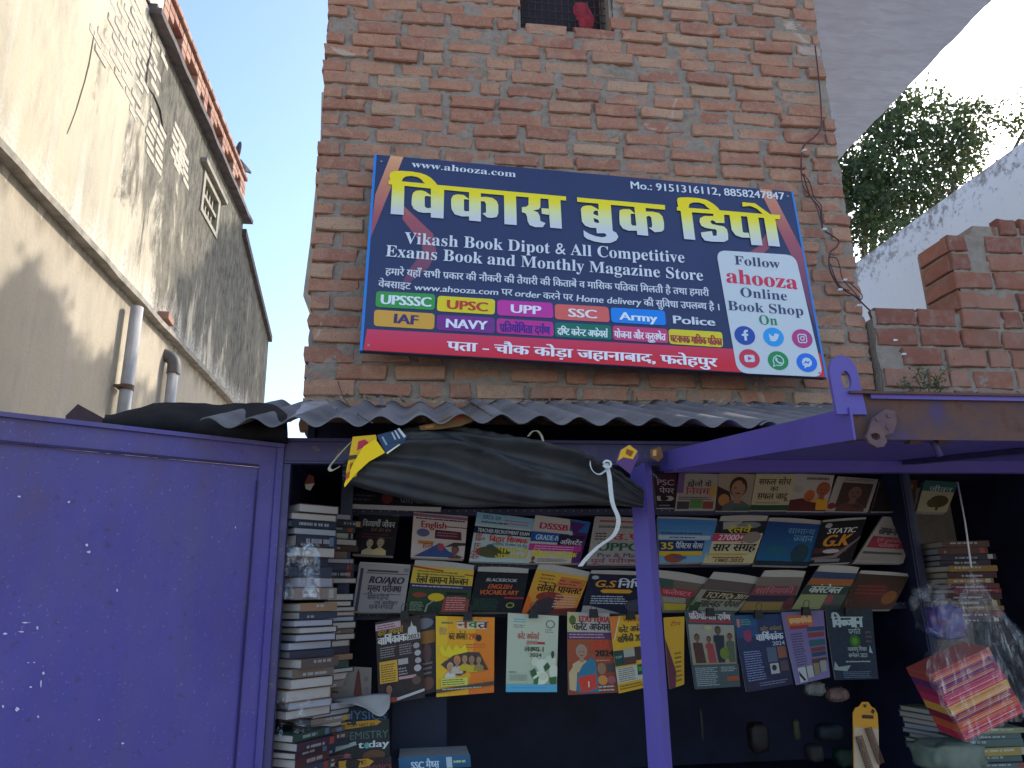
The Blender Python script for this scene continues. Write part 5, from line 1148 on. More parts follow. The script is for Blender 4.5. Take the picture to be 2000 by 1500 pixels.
B('pale blue teacher recruitment exam book in the upper row', [(932, 1000), (1044, 1014), (1028, 1100), (916, 1096)], Y1, [('r', 0, 0, 1, .24, '7fb0c2', '9ab4bc'), ('t', '2023-24', .1, .12, .42, .08, '2c3c60', 1), ('l', .1, .15, .6, .22, 1, '3a4a50'), ('l', .5, .08, .95, .2, 2, 'b05a80'), ('r', 0, .29, 1, .43, '1c2440'), ('t', 'TEACHER RECRUITMENT EXAM', .06, .40, .96, .075, 'd4d8dc', 1), ('t', 'बिहार शिक्षक', .28, .58, .95, .10, 'c23020', 2), ('t', 'प्राथमिक शिक्षक पद हेतु', .34, .66, .95, .05, '2c5078'), ('e', .38, .8, .3, .12, '4a4c30'), ('e', .32, .72, .08, .08, '3a4a60'), ('t', 'सामान्य', .42, .80, .98, .11, 'd0b820', 2), ('t', 'अध्ययन', .42, .93, .98, .10, 'c8b01c', 2), ('t', 'प्रैक्टिस बुक', .96, .16, .42, .11, 'b02c34', 1, 0, 1)], ('b4c4c4', 'a2b6ba'), lip=.02)
B('white and purple grade four exam book with pink bands in the upper row', [(1046, 1006), (1154, 1020), (1132, 1100), (1026, 1100)], Y1, [('p', [(.62, 0), (1, 0), (1, 1), (.84, 1), (.80, .5)], '50205e'), ('p', [(.64, .0), (1, .0), (1, .28), (.66, .26)], '225c9a'), ('r', 0, .34, .8, .55, '1d5aa0', '20408a'), ('t', 'DSSSB', .10, .27, .62, .13, 'bc2458', 3), ('t', 'GRADE-IV', .08, .51, .52, .11, 'b0cce0', 2), ('p', [(.5, .36), (.98, .36), (.9, .6), (.5, .6)], '24183a'), ('t', 'जूनियर', .58, .46, .88, .08, 'd8d4dc', 1), ('t', 'असिस्टेंट', .54, .58, .94, .09, 'd8d4dc', 1), ('r', .0, .6, .96, .74, 'b0307e'), ('l', .1, .62, .9, .72, 2, 'd49abe'), ('t', 'प्रैक्टिस वर्क बुक', .06, .87, .90, .10, 'd8c41c', 2), ('l', .2, .9, .8, .98, 3, '6a6464'), ('m', .12, .92, .1, '7a5040', '2a1c18', '3a2a28')], ('c4bcae', 'b8b0a4'), lip=.02)
B('grey-pink civil services exam book half hidden behind the purple post', [(1162, 1010), (1268, 1014), (1262, 1102), (1146, 1102)], Y1, [('r', .1, .06, .98, .1, 'a8453a'), ('l', .1, .14, .9, .26, 1, '6a6a58'), ('l', .06, .32, .3, .5, 3, '3c3438'), ('t', 'उ.प्र.', .35, .48, .96, .13, 'a83038', 2), ('t', 'UPPCS', .12, .72, 1.0, .17, '205c48', 3), ('t', 'Pre & Mains', .14, .86, .98, .09, '54506a', 2), ('t', 'पूर्व परीक्षा', .05, .98, .9, .08, '8a2c4c', 1)], ('a89e9a', '948e8a'), lip=.03)
B('sky blue practice sets book with a yellow number, right of the purple post', [(1284, 1012), (1402, 1016), (1380, 1098), (1288, 1100)], Y1, [('l', .05, .3, .8, .36, 1, '2c3450'), ('r', .0, .38, .95, .48, 'a8b8c4'), ('l', .2, .40, .8, .46, 1, '3c4458'), ('r', .0, .50, .86, .74, '1c3060'), ('t', '35', .02, .70, .28, .15, 'd8b81c', 3), ('t', 'प्रैक्टिस सेट्स', .32, .68, .84, .11, 'ccd4dc', 1), ('r', .0, .75, .86, .84, 'c8a41c'), ('e', .3, .9, .2, .1, '8c4430'), ('r', .3, .86, .55, .92, '44507a')], ('3a74b0', '7098b4'), lip=.05)
B('white, pink and yellow railway summary book with red rail band, upper row', [(1404, 1018), (1498, 1018), (1470, 1100), (1372, 1100)], Y1, [('r', 0, 0, 1, .3, '26222c'), ('p', [(.1, .02), (.5, .0), (.4, .18), (.15, .2)], '9a9a98'), ('e', .65, .1, .25, .08, '7c7c7c'), ('t', 'रेलवे', .25, .28, .72, .14, 'c8b41c', 2), ('r', 0, .31, .78, .49, 'b43a5c'), ('t', '27000+', .12, .46, .64, .13, 'e0d8dc', 1), ('e', .8, .4, .18, .14, '8a7a70'), ('t', 'सार संग्रह', .08, .72, .94, .16, '242020', 2), ('l', .06, .76, .92, .84, 1, 'b8a020'), ('l', .15, .84, .9, .9, 1, '8c3038'), ('t', '1982-2022', .2, .98, .8, .08, '4a1c20', 1)], ('c8c0b8', 'bcae7c'), lip=.14)
B('deep blue general knowledge book with pale title in the upper row', [(1500, 1018), (1604, 1024), (1580, 1106), (1472, 1104)], Y1, [('t', 'सामान्य', .42, .26, .92, .12, '5c88a8', 1), ('t', 'ज्ञान', .56, .44, .92, .14, '6a94b0', 1), ('e', .3, .66, .2, .12, '1c5a70'), ('e', .76, .72, .16, .22, '1a3a48'), ('e', .78, .6, .07, .1, '2c3c40'), ('r', 0, .9, 1, 1, '1a2430')], ('1c3c74', '1a5c84'), lip=.10)
B('black static general knowledge book with orange letters in the upper row', [(1606, 1020), (1692, 1014), (1662, 1098), (1580, 1102)], Y1, [('e', .18, .10, .08, .06, '9a9a9a'), ('t', 'STATIC', .18, .30, .84, .12, 'dcd8d4', 2, .2), ('t', 'G.K', .12, .60, .74, .26, 'c8842a', 3, .25), ('r', .0, .64, .8, .76, '4a2420'), ('e', .42, .72, .2, .05, 'b0a8a4'), ('p', [(.0, .86), (.5, .82), (.9, .5), (1, .4), (1, .46), (.6, .88), (0, .92)], '7a6464'), ('r', .1, .9, .7, .97, '6c7474')], '17151c', lip=.06)
B('white general intelligence book with a red title block, right end of the upper row', [(1716, 1022), (1786, 1032), (1764, 1100), (1668, 1098)], Y1, [('t', 'सामान्य बुद्धि', .12, .26, .95, .17, '3c3a4c', 2), ('r', .06, .32, .92, .62, '8c2c3a'), ('t', 'एवं तर्कशक्ति', .2, .46, .86, .09, 'b07a80', 1), ('t', 'परीक्षण', .3, .59, .76, .09, 'b07a80', 1), ('r', .05, .72, .9, .78, '4c4646'), ('l', .08, .82, .9, .96, 3, '847c76')], ('a39a90', '8c847c'), lip=.2)
# --- middle row
B('grey-white officer exam book in a plastic sleeve, left end of the middle row', [(702, 1100), (802, 1106), (788, 1197), (688, 1196)], Y2, [('r', .04, .1, .10, .98, '3c3848'), ('r', .18, .12, .78, .16, '443c48'), ('r', .16, .18, .98, .2, '58525a'), ('t', 'RO/ARO', .22, .40, .90, .14, '26222c', 3, .2), ('t', 'मुख्य परीक्षा', .22, .58, .88, .13, '343038', 2), ('r', .16, .62, .9, .635, '58525a'), ('t', 'सामान्य हिन्दी', .25, .74, .66, .09, '4a444c', 1), ('t', 'एवं आलेखन', .4, .84, .85, .07, '4a444c', 1), ('t', 'प्रश्नपत्र', .3, .93, .78, .08, '4a444c', 1), ('r', .88, .06, .98, .14, '7c7478')], ('9a928e', '8a8280'), lip=.04)
B('yellow and green railway general science book in the middle row', [(808, 1104), (926, 1114), (915, 1198), (790, 1197)], Y2, [('p', [(0, 0), (1, .12), (1, .15), (0, .04)], 'a0342c'), ('t', 'रेलवे सामान्य विज्ञान', .08, .36, .92, .14, '23221e', 2), ('l', .08, .08, .9, .2, 2, '6a6030'), ('r', 0, .38, 1, .48, '33284a'), ('l', .04, .40, .95, .46, 1, 'a89cb0'), ('r', 0, .48, 1, 1, '2c4228', '1c2a1c'), ('e', .45, .66, .13, .09, 'c8a41e'), ('e', .18, .62, .12, .05, '8a3a2a'), ('r', .60, .54, .94, .60, '16181a'), ('p', [(.56, .98), (.58, .66), (.8, .62), (.98, .7), (.98, .98)], '8c3a34'), ('l', .62, .64, .94, .95, 6, 'c08a80'), ('l', .06, .76, .3, .96, 5, '7c8a70'), ('p', [(.3, .98), (.32, .82), (.42, .72), (.43, .74), (.34, .84), (.33, .98)], '8a8a7c')], ('c8a83c', 'b49a34'), lip=.13)
B('black vocabulary book with orange capitals in the middle row', [(932, 1116), (1032, 1120), (1018, 1196), (915, 1196)], Y2, [('t', 'BLACKBOOK', .20, .24, .80, .08, 'a8a8ac', 2, .2), ('t', 'ENGLISH', .26, .42, .72, .11, 'c45a28', 2, .2), ('t', 'VOCABULARY', .12, .57, .86, .11, 'c45a28', 2, .2), ('r', .62, .62, 1, .67, '8a2a38'), ('l', .05, .66, .55, .95, 6, '264a34'), ('e', .76, .83, .08, .07, '8c8c44'), ('e', .76, .83, .055, .045, '1c2420')], '15171b', lip=.13)
B('orange and yellow loco pilot book leaning in the middle row', [(1048, 1112), (1150, 1128), (1122, 1199), (1018, 1199)], Y2, [('p', [(.5, .08), (1, .1), (.95, .4), (.45, .32)], 'b86a34'), ('l', .12, .06, .45, .3, 3, '8a5a24'), ('l', .5, .14, .9, .3, 2, '8a2c34'), ('t', 'लोको पायलट', .12, .48, .96, .15, '241a18', 2), ('e', .42, .60, .26, .12, '7c2c22'), ('p', [(.1, 1), (.2, .7), (.4, .6), (.55, .66), (.6, 1)], '382c30'), ('l', .52, .52, .96, .86, 5, 'c89888'), ('p', [(.5, 1), (.6, .88), (1, .84), (1, 1)], '6c2424'), ('p', [(0, 1), (0, .55), (.14, .8), (.1, 1)], 'cc5c1c')], ('c89c34', 'c26a24'), lip=.16)
B('dark navy book of general studies with orange initials in the middle row', [(1153, 1120), (1268, 1124), (1262, 1199), (1135, 1198)], Y2, [('e', .10, .10, .06, .05, '9a9ca4'), ('t', 'G.S', .10, .34, .44, .17, 'd08a24', 3, .2), ('t', 'निधि', .48, .34, .9, .17, 'c4c4cc', 3, .1), ('p', [(.22, .44), (.27, .39), (.7, .39), (.75, .44), (.7, .49), (.27, .49)], 'cc8c22'), ('l', .1, .55, .7, .78, 4, 'a8acb8'), ('p', [(0, .82), (.1, .82), (.35, .9), (.6, 1), (0, 1)], '9c948c'), ('e', .85, .8, .2, .16, '3c3c4c')], '171b30', lip=.10)
B('red and green book just right of the purple post in the middle row', [(1286, 1128), (1382, 1142), (1362, 1193), (1298, 1192)], Y2, [('r', .0, .0, .3, .3, '3a5044'), ('r', .0, .30, .78, .56, '9c2c38'), ('t', 'कलेक्टर', .04, .50, .7, .14, 'c47c80', 1), ('r', .0, .58, .6, .76, '8c8478'), ('r', 0, .78, .62, 1, 'a8942c'), ('r', .72, .5, 1, 1, '34482c')], ('6c5c50', '44422c'), lip=.26)
B('grey solved-papers book with dated black title band in the middle row', [(1384, 1130), (1486, 1142), (1442, 1193), (1340, 1192)], Y2, [('r', .0, .0, 1, .34, '5c4c4a'), ('r', .12, .36, .98, .62, '33281f'), ('t', 'TCS PYQs 2019', .16, .58, .95, .17, 'b09c7c', 2, .1), ('t', 'सॉल्वड पेपर्स', .14, .88, .92, .2, '3c342e', 2), ('r', 0, .62, .06, 1, '6c7460')], ('847c70', '8c8a74'), lip=.24)
B('faded pink and tan book under a stack edge in the middle row', [(1486, 1126), (1570, 1128), (1544, 1192), (1446, 1192)], Y2, [('r', .0, .28, .96, .55, '783c44'), ('t', 'सांख्यिकी', .06, .50, .88, .15, 'a06868', 1), ('r', .0, .56, 1, .74, '2c2638'), ('r', .0, .76, .78, 1, '8a6c3c'), ('e', .9, .8, .1, .2, '5c2c30')], ('74685c', '5a4c48'), lip=.2)
B('green and cream constable exam book in the middle row', [(1594, 1116), (1674, 1120), (1640, 1190), (1545, 1190)], Y2, [('r', 0, .0, 1, .18, '34405c'), ('r', 0, .18, 1, .36, '9a5830'), ('r', 0, .38, 1, .60, '283c30'), ('t', 'कांस्टेबल', .1, .57, .8, .17, 'b8bcb0', 2, .1), ('r', .0, .62, .58, 1, '8a8a5c'), ('r', .58, .62, 1, .9, '4a5048'), ('e', .66, .74, .09, .12, '8c4448')], ('5c5440', '443c38'), lip=.18)
B('dark brown thick book at the right end of the middle row', [(1678, 1120), (1776, 1126), (1742, 1190), (1642, 1190)], Y2, [('e', .45, .5, .3, .26, '5a2420'), ('e', .82, .66, .14, .2, '7c4a20'), ('l', .1, .3, .8, .6, 3, '6a3a2c')], ('3c2a20', '4a2c20'), lip=.1)
# --- magazines clipped below
MAG = dict(name='magazine', cat='magazine', dy=.012, thick=.004, curl=.012)
B('dark magazine with a dome picture tucked behind the leftmost hanging magazine', [(800, 1204), (852, 1196), (852, 1350), (812, 1360)], Y3 + .02, [('e', .5, .12, .4, .07, '6c6c70'), ('r', .3, .22, .95, .38, '8a5c24'), ('e', .6, .5, .2, .12, '5a3c3c'), ('l', .2, .6, .9, .78, 3, '7c6c66'), ('e', .6, .88, .3, .08, '6a4434')], ('2b272c', '332a2a'), **MAG)
B('dark brown yearbook magazine with a yellow list box, leftmost hanging magazine', [(733, 1216), (820, 1200), (830, 1362), (740, 1376)], Y3, [('r', .0, .03, .56, .11, 'b89aa0'), ('l', .04, .04, .5, .1, 2, '7c3c4c'), ('t', 'करेंट अफेयर्स', .04, .18, .60, .06, 'b8902c', 1), ('t', 'वार्षिकांक', .03, .29, .66, .085, 'cfc8c0', 3), ('r', .68, .22, .98, .29, 'b4aca4'), ('t', '2023', .70, .28, .96, .05, '2c201c', 2), ('p', [(.70, .22), (.72, .14), (.78, .12), (.80, .06), (.83, .12), (.90, .14), (.92, .22)], 'b8b4ac'), ('l', .08, .32, .44, .46, 5, '8c8480'), ('l', .5, .32, .8, .46, 5, '8c8480'), ('r', .05, .50, .44, .76, 'c89a34'), ('l', .08, .53, .42, .75, 8, '6a4c1c'), ('r', .46, .50, .68, .57, 'a49c98'), ('l', .46, .60, .66, .7, 3, '9a928e'), ('r', .46, .71, .84, .745, 'b48a88'), ('e', .88, .37, .07, .035, '9a9490'), ('e', .9, .46, .07, .035, 'a8a29e'), ('e', .9, .55, .07, .035, 'a09a96'), ('e', .88, .64, .08, .04, 'aaa4a0'), ('e', .84, .78, .1, .05, '5c4438'), ('m', .24, .84, .13, '8a5c48', '241a18', '33302e'), ('r', .12, .94, .4, .99, '9c3c30'), ('p', [(.4, .95), (1, .89), (1, .92), (.4, .985)], 'b4aea8')], ('3a2c2a', '2c2220'), **MAG)
B('bright yellow magazine with red, green and purple title letters', [(851, 1203), (966, 1206), (964, 1352), (852, 1361)], Y3, [('r', .55, .0, 1, 1, 'd8801e', 'd06a1c'), ('p', [(.2, 0), (.7, 0), (.55, 1), (.2, 1)], 'd99a1e'), ('r', .36, .05, .87, .16, 'c8b898'), ('t', 'न', .36, .15, .54, .09, '8c3a2c', 3), ('t', 'व', .55, .15, .70, .09, '2c6c3c', 3), ('t', 'त्र', .70, .15, .88, .09, '5c2c4c', 3), ('l', .1, .06, .3, .11, 1, '5c6c4c'), ('l', .06, .14, .2, .24, 4, '8a5a70'), ('t', 'करंट अफेयर्स', .22, .30, .50, .08, '3c2c20', 1), ('t', '1290', .5, .30, .70, .08, 'b03c24', 1), ('e', .73, .28, .05, .045, '2c2824'), ('l', .5, .35, .9, .42, 2, 'c8602c'), ('p', [(.05, .42), (.10, .36), (.16, .44), (.22, .36), (.28, .44), (.34, .36), (.42, .42), (.50, .36), (.55, .48), (.3, .54), (.1, .5)], 'd8c024'), ('p', [(.08, .61), (.3, .5), (.55, .46), (.74, .47), (.9, .7), (.6, .70), (.4, .76), (.3, .74)], '4c3a34'), ('m', .24, .65, .12, 'b08868', 'c09878', 'c8c0b0'), ('m', .36, .57, .13, 'a8785a', 'c87820', 'b8a898'), ('m', .49, .55, .12, 'a8805c', '5c4a3c', 'c0a028'), ('m', .61, .56, .13, '9c7454', '483a30', 'c0a028'), ('m', .73, .57, .11, 'a07c5c', '5c4c40', '8c7c3c'), ('r', .08, .78, .54, .88, 'c2c054'), ('l', .1, .79, .52, .87, 3, '6c5c28'), ('l', .06, .9, .9, .91, 1, '7c5c30'), ('p', [(0, .91), (1, .85), (1, .90), (0, .955)], '4a4236'), ('l', .1, .9, .8, .93, 1, 'b0a890')], ('dcb228', 'd8a820'), **MAG)
B('pale green magazine with white roses and a blue footer', [(992, 1197), (1091, 1203), (1086, 1351), (987, 1351)], Y3, [('l', .12, .06, .4, .12, 2, '5a9aa8'), ('l', .12, .14, .36, .19, 2, '6c7c74'), ('e', .84, .12, .09, .055, '4c584e'), ('e', .84, .12, .07, .043, 'b4b8a0'), ('l', .74, .18, .92, .24, 2, '7c8478'), ('t', 'करेंट अफेयर्स', .2, .33, .62, .07, 'b04c40', 1), ('t', 'हलचल', .38, .40, .6, .05, 'a8504c', 1), ('r', .60, .36, .74, .39, 'a83038'), ('t', 'लक्ष्य-1', .34, .49, .74, .06, '384030', 2), ('t', '2024', .44, .555, .68, .045, '384030', 2), ('e', .56, .62, .08, .06, 'c4c8a8'), ('e', .86, .60, .12, .07, 'c0c4a8'), ('e', .70, .66, .12, .08, 'ccceb4'), ('e', .93, .74, .1, .09, 'c8cab0'), ('e', .68, .82, .15, .09, 'd0d2b8'), ('e', .72, .8, .09, .05, 'c2c4a4'), ('p', [(.46, .74), (.56, .70), (.6, .78), (.5, .82)], '2c5c30'), ('p', [(.54, .84), (.64, .80), (.62, .90), (.54, .9)], '386838'), ('p', [(.72, .68), (.8, .62), (.86, .68), (.76, .74)], '2c5430'), ('p', [(.84, .82), (.98, .8), (.98, .9), (.86, .9)], '34602f'), ('e', .9, .52, .03, .05, '34442c'), ('l', .05, .74, .22, .765, 1, '2c7484'), ('l', .06, .78, .44, .86, 5, '8c9484'), ('r', 0, .905, 1, 1, '5aa4bc', '4c9ab8'), ('l', .1, .94, .9, .955, 1, '3c7c98')], ('b6baa2', 'a8b094'), **MAG)
B('magazine with a woman in a blue sari holding a red folder', [(1108, 1195), (1190, 1198), (1207, 1352), (1108, 1357)], Y3, [('r', 0, 0, .25, .24, 'b4ac74'), ('e', .12, .10, .08, .06, '4c5c34'), ('r', .11, .13, .13, .2, '4c3c28'), ('t', 'EDU TERIA', .26, .12, .98, .075, 'b0343c', 3), ('t', 'करेंट अफेयर्स', .14, .225, .99, .085, '2a262e', 2), ('r', 0, .25, 1, .34, '5c3050'), ('l', .04, .26, .96, .33, 2, 'a08c9c'), ('r', 0, .34, 1, 1, '9a4a28', '7c3c2c'), ('m', .30, .50, .19, 'a07860', '8c8478', 'b8a078'), ('p', [(.12, .86), (.3, .66), (.50, .56), (.58, .60), (.62, .98), (.2, .98)], '2c6c84'), ('p', [(.02, .74), (.14, .64), (.2, .68), (.16, .96), (.03, .94)], 'b8a078'), ('p', [(.20, .80), (.56, .76), (.58, .94), (.26, .98)], 'c03c2c'), ('t', '1', .38, .92, .44, .07, 'dcc4b0', 2), ('t', 'वार्षिकी', .50, .46, .90, .08, 'c4402c', 2), ('t', '2024', .58, .55, .98, .075, '1c181c', 3), ('l', .6, .58, .96, .62, 1, 'b87c60'), ('e', .70, .70, .09, .07, '8c6c50'), ('e', .70, .84, .10, .06, 'c0803c'), ('r', .82, .64, .98, .74, '44403c'), ('e', .88, .84, .09, .05, '9a5450'), ('l', .6, .9, .96, .98, 2, 'b0a8a0')], 'a8a094', **MAG)
B('orange and yellow yearly magazine partly behind the purple post', [(1190, 1204), (1262, 1200), (1268, 1340), (1207, 1354)], Y3 - .012, [('p', [(0, 0), (.28, 0), (.06, .3), (0, .3)], 'c8702c'), ('p', [(.26, 0), (.30, 0), (.08, .32), (.06, .3)], 'd8b488'), ('t', 'करेंट', .36, .09, .9, .05, 'b04a24', 2), ('t', 'करेंट अफेयर्स', .2, .23, .99, .075, '33302c', 2), ('t', 'वार्षिकी 2024', .14, .36, .99, .08, '33302c', 2), ('r', 0, .46, .28, .66, '1f4034'), ('t', 'COP', .03, .56, .22, .03, 'a8b8b0', 1), ('r', .28, .45, .60, .56, '9c9a88'), ('r', .60, .44, 1, .62, '3c2c28'), ('r', .28, .56, .62, .66, '503430'), ('r', 0, .68, 1, .88, 'b4ae9c'), ('l', .06, .69, .6, .87, 7, '5c5c50'), ('r', .64, .68, .98, .82, '1c4038'), ('t', '800+', .66, .77, .96, .06, '4c9c3c', 2), ('l', .04, .9, .9, .97, 2, '7c5c1c')], ('cc9c24', 'c8981c'), **MAG)
B('curled yellow magazine showing only its edge right of the purple post', [(1296, 1206), (1337, 1204), (1334, 1336), (1306, 1346)], Y3, [('t', 'टीम', .3, .13, .8, .05, '9a4020', 1), ('p', [(0, .3), (.3, .6), (.5, .8), (.4, 1), (0, 1)], '5a2430'), ('l', .45, .5, .9, .95, 7, '7c5c1c')], ('c09222', 'b88a20'), **MAG)
B('magazine with standing people and a red masthead, right of the post', [(1338, 1192), (1434, 1196), (1442, 1340), (1355, 1346)], Y3, [('t', 'प्रतियोगिता दर्पण', .06, .11, .90, .075, 'c4b4b0', 3), ('r', .06, .12, .95, .155, '942c34'), ('r', .4, .16, .95, .19, '24344c'), ('r', .03, .18, .97, .70, '8f8a80', '8a7c5c'), ('m', .18, .36, .11, '6c4c38', '241c1a', '452824'), ('p', [(.08, .42), (.28, .42), (.32, .68), (.10, .68)], '452824'), ('m', .42, .38, .09, '6c4838', '2a1c1a', '8c343c'), ('p', [(.36, .43), (.5, .43), (.54, .68), (.38, .68)], '8c343c'), ('m', .62, .26, .12, '5c4434', '1c1818', '1f2834'), ('p', [(.52, .32), (.74, .32), (.72, .68), (.58, .68)], '1c2430'), ('m', .86, .34, .1, '6c4c38', '2c2420', '4a5240'), ('p', [(.78, .40), (.94, .40), (.95, .68), (.82, .68)], '4a5240'), ('e', .72, .56, .1, .08, '5c6c24'), ('e', .42, .22, .08, .03, 'a89c6c'), ('r', .0, .70, 1, 1, '3c4a4c', '3a4444'), ('l', .05, .73, .55, .97, 10, '8c9494'), ('l', .6, .73, .96, .8, 3, '8c9494'), ('r', .72, .86, .98, .92, '8c4424')], '34464c', **MAG)
B('dark blue yearly magazine with white Hindi title in the right bay', [(1433, 1202), (1528, 1199), (1546, 1336), (1455, 1352)], Y3, [('r', 0, 0, .45, .3, '1d4a78', '203a5c'), ('r', .04, .05, .1, .16, 'a86c60'), ('l', .12, .05, .34, .14, 3, '5c8c5c'), ('p', [(.14, .22), (.3, .2), (.3, .34), (.22, .37), (.14, .32)], '7c3050'), ('t', 'करेंट अफेयर्स', .5, .23, .94, .05, '8c7440', 1), ('t', 'वार्षिकांक', .38, .36, .94, .085, 'b8bcc4', 3), ('t', '2024', .70, .44, .96, .055, 'a8b0bc', 1), ('l', .08, .48, .5, .88, 13, '747ca0'), ('r', .56, .46, .76, .66, '4a5468'), ('r', .78, .46, .96, .62, '7c4a34'), ('r', .58, .68, .76, .82, '9c9c98'), ('r', .79, .66, .96, .80, '4c3c44'), ('e', .66, .74, .05, .04, '282428'), ('l', .3, .9, .9, .96, 2, '6c6c8c')], ('1f3058', '1f1e34'), **MAG)
B('lilac magazine with an orange masthead and stacked colour bands', [(1526, 1196), (1608, 1192), (1618, 1322), (1552, 1338)], Y3 - .008, [('r', .10, .05, .72, .22, 'a85a30'), ('t', 'समसामयिकी', .14, .17, .68, .075, 'c8a070', 3), ('r', .14, .20, .6, .25, '8c2c30'), ('l', .12, .3, .45, .8, 14, '443c58'), ('r', .55, .24, .98, .30, '30405c'), ('r', .55, .32, .96, .39, '7c343c'), ('r', .56, .43, .96, .52, '2c5058'), ('r', .58, .54, .95, .60, '6c3434'), ('r', .58, .61, .95, .67, '2c3858'), ('r', .56, .70, .96, .76, '4c302c'), ('r', .12, .78, .34, .98, 'a8a8a4'), ('p', [(.14, .82), (.3, .96), (.24, .97), (.13, .88)], '282428'), ('r', .37, .78, .54, .94, '9c9c90'), ('r', .57, .76, .72, .92, '7c6c50'), ('r', .75, .74, .92, .9, '8a8478')], ('6c5c84', '70648a'), **MAG)
B('dark green science magazine with a large pale title at the right end', [(1612, 1190), (1704, 1190), (1712, 1326), (1628, 1328)], Y3, [('t', 'विज्ञान', .10, .26, .74, .15, 'a8b4b0', 4), ('t', 'प्रगति', .44, .36, .70, .07, '8ca09c', 1), ('e', .56, .46, .12, .09, '2f5c1c'), ('e', .56, .46, .06, .05, '4c8028'), ('t', 'जलवायु शिखर', .38, .60, .80, .05, 'a0a8a4', 1), ('t', 'सम्मेलन 2023', .38, .69, .80, .05, 'a0a8a4', 1), ('l', .3, .73, .9, .77, 1, '98a09c'), ('p', [(0, .86), (.05, .74), (.12, .82), (.4, .8), (.3, .88)], '88908c'), ('l', .2, .88, .9, .98, 4, '5c6c78'), ('p', [(.84, .62), (.87, .52), (.92, .64)], '9ca4ac'), ('l', .8, .3, .96, .5, 3, '5c4448')], ('1c2c34', '1c2438'), **MAG)
for k, (p, l_) in enumerate([((790, 1196), 'leftmost black binder clip, over the dark yearbook magazine'), ((914, 1198), 'black binder clip on the yellow magazine'), ((1042, 1193), 'black binder clip on the pale green rose magazine'), ((1160, 1192), 'black binder clip on the magazine with the woman in a sari'), ((1232, 1196), 'black binder clip on the orange and yellow magazine'), ((1388, 1190), 'black binder clip on the magazine with standing people'), ((1482, 1194), 'black binder clip on the dark blue yearly magazine'), ((1575, 1188), 'black binder clip on the lilac magazine'), ((1658, 1188), 'black binder clip on the dark green science magazine')]):
    clip(p, Y3 - .022, l_)

# --- lower left magazines
B('cream folded magazine with a red tower drawing lying on its side', [(650, 1300), (726, 1304), (724, 1372), (648, 1366)], 2.56, [('t', 'TM', .98, .16, .10, .20, '40342e', 2, 0, 1), ('l', .24, .1, .4, .9, 3, '6c6058'), ('p', [(.55, .85), (.62, .2), (.66, .05), (.70, .2), (.78, .85)], '5c2c24'), ('l', .82, .2, .95, .8, 2, '6c6058')], ('80746a', '6c6258'), name='magazine', cat='magazine')
g = G(); V = []
rows = [[onY(650, 1366, 2.53), onY(690, 1362, 2.53), onY(730, 1356, 2.53), onY(762, 1356, 2.53)], [onY(655, 1374, 2.49), onY(695, 1374, 2.49), onY(735, 1382, 2.49), onY(762, 1372, 2.49)], [onY(690, 1376, 2.48), onY(715, 1384, 2.47), onY(742, 1400, 2.46), onY(760, 1384, 2.47)]]
sheet_from('loose_pages', rows, PAPER, None, 4, .002, .004, 3, 'loose cream pages folding down over the physics magazine', 'pages')
B('blue-black physics magazine with large pale blue capitals', [(652, 1376), (756, 1384), (758, 1412), (650, 1412)], 2.54, [('t', 'PHYSICS', .06, .78, .98, .5, '4a6c90', 0), ('p', [(.0, .0), (.3, .0), (.3, .16), (.0, .16)], 'a8701c')], ('16202e', '1c2834'), name='magazine', cat='magazine', dy=.01)
B('dark green chemistry magazine with orange arrow banner', [(652, 1410), (760, 1404), (762, 1490), (648, 1500)], 2.52, [('p', [(.02, .04), (.78, -.02), (.86, .05), (.78, .12), (.02, .20)], 'b07c24'), ('t', 'CBSE CUET NEET JEE', .06, .14, .74, .07, '3c2c14', 1), ('t', 'CHEMISTRY', .02, .42, .98, .17, '4c6460', 0), ('t', 't day', .44, .62, .98, .15, 'bcc0bc', 3), ('e', .60, .57, .05, .07, '5c8c8c'), ('p', [(.02, .56), (.40, .46), (.42, .54), (.04, .66)], '8c9494'), ('e', .72, .8, .2, .12, '5c3c24'), ('l', .04, .72, .4, .9, 3, '60504c'), ('e', .25, .76, .06, .05, '8c4448')], ('242a28', '1c1c1e'), name='magazine', cat='magazine', dy=.01)
B('dark red lower magazine with an orange arrow at the very bottom left', [(650, 1486), (764, 1478), (768, 1560), (650, 1566)], 2.50, [('p', [(.1, .02), (.6, -.04), (.7, .08), (.6, .2), (.1, .24)], 'b08024'), ('t', 'JEE', .3, .14, .58, .1, '3c2c14', 1), ('t', 'PHYSICS', .55, .3, 1, .12, '8c3c44', 0)], ('2c1c1e', '241c20'), name='magazine', cat='magazine', dy=.01)
B('blue maths book lying at the bottom with its spine facing out', [(778, 1480), (918, 1474), (920, 1498), (780, 1504)], 2.55, [('t', 'SSC', .16, .95, .34, .55, 'b8c8d4', 3), ('t', 'मैथ्स', .37, .95, .55, .55, 'b8c8d4', 2), ('r', .66, .1, .74, .98, 'a8b4bc'), ('l', .76, .3, .96, .7, 1, 'a8b878')], ('2c5c80', '24506c'), dy=0, thick=.15)
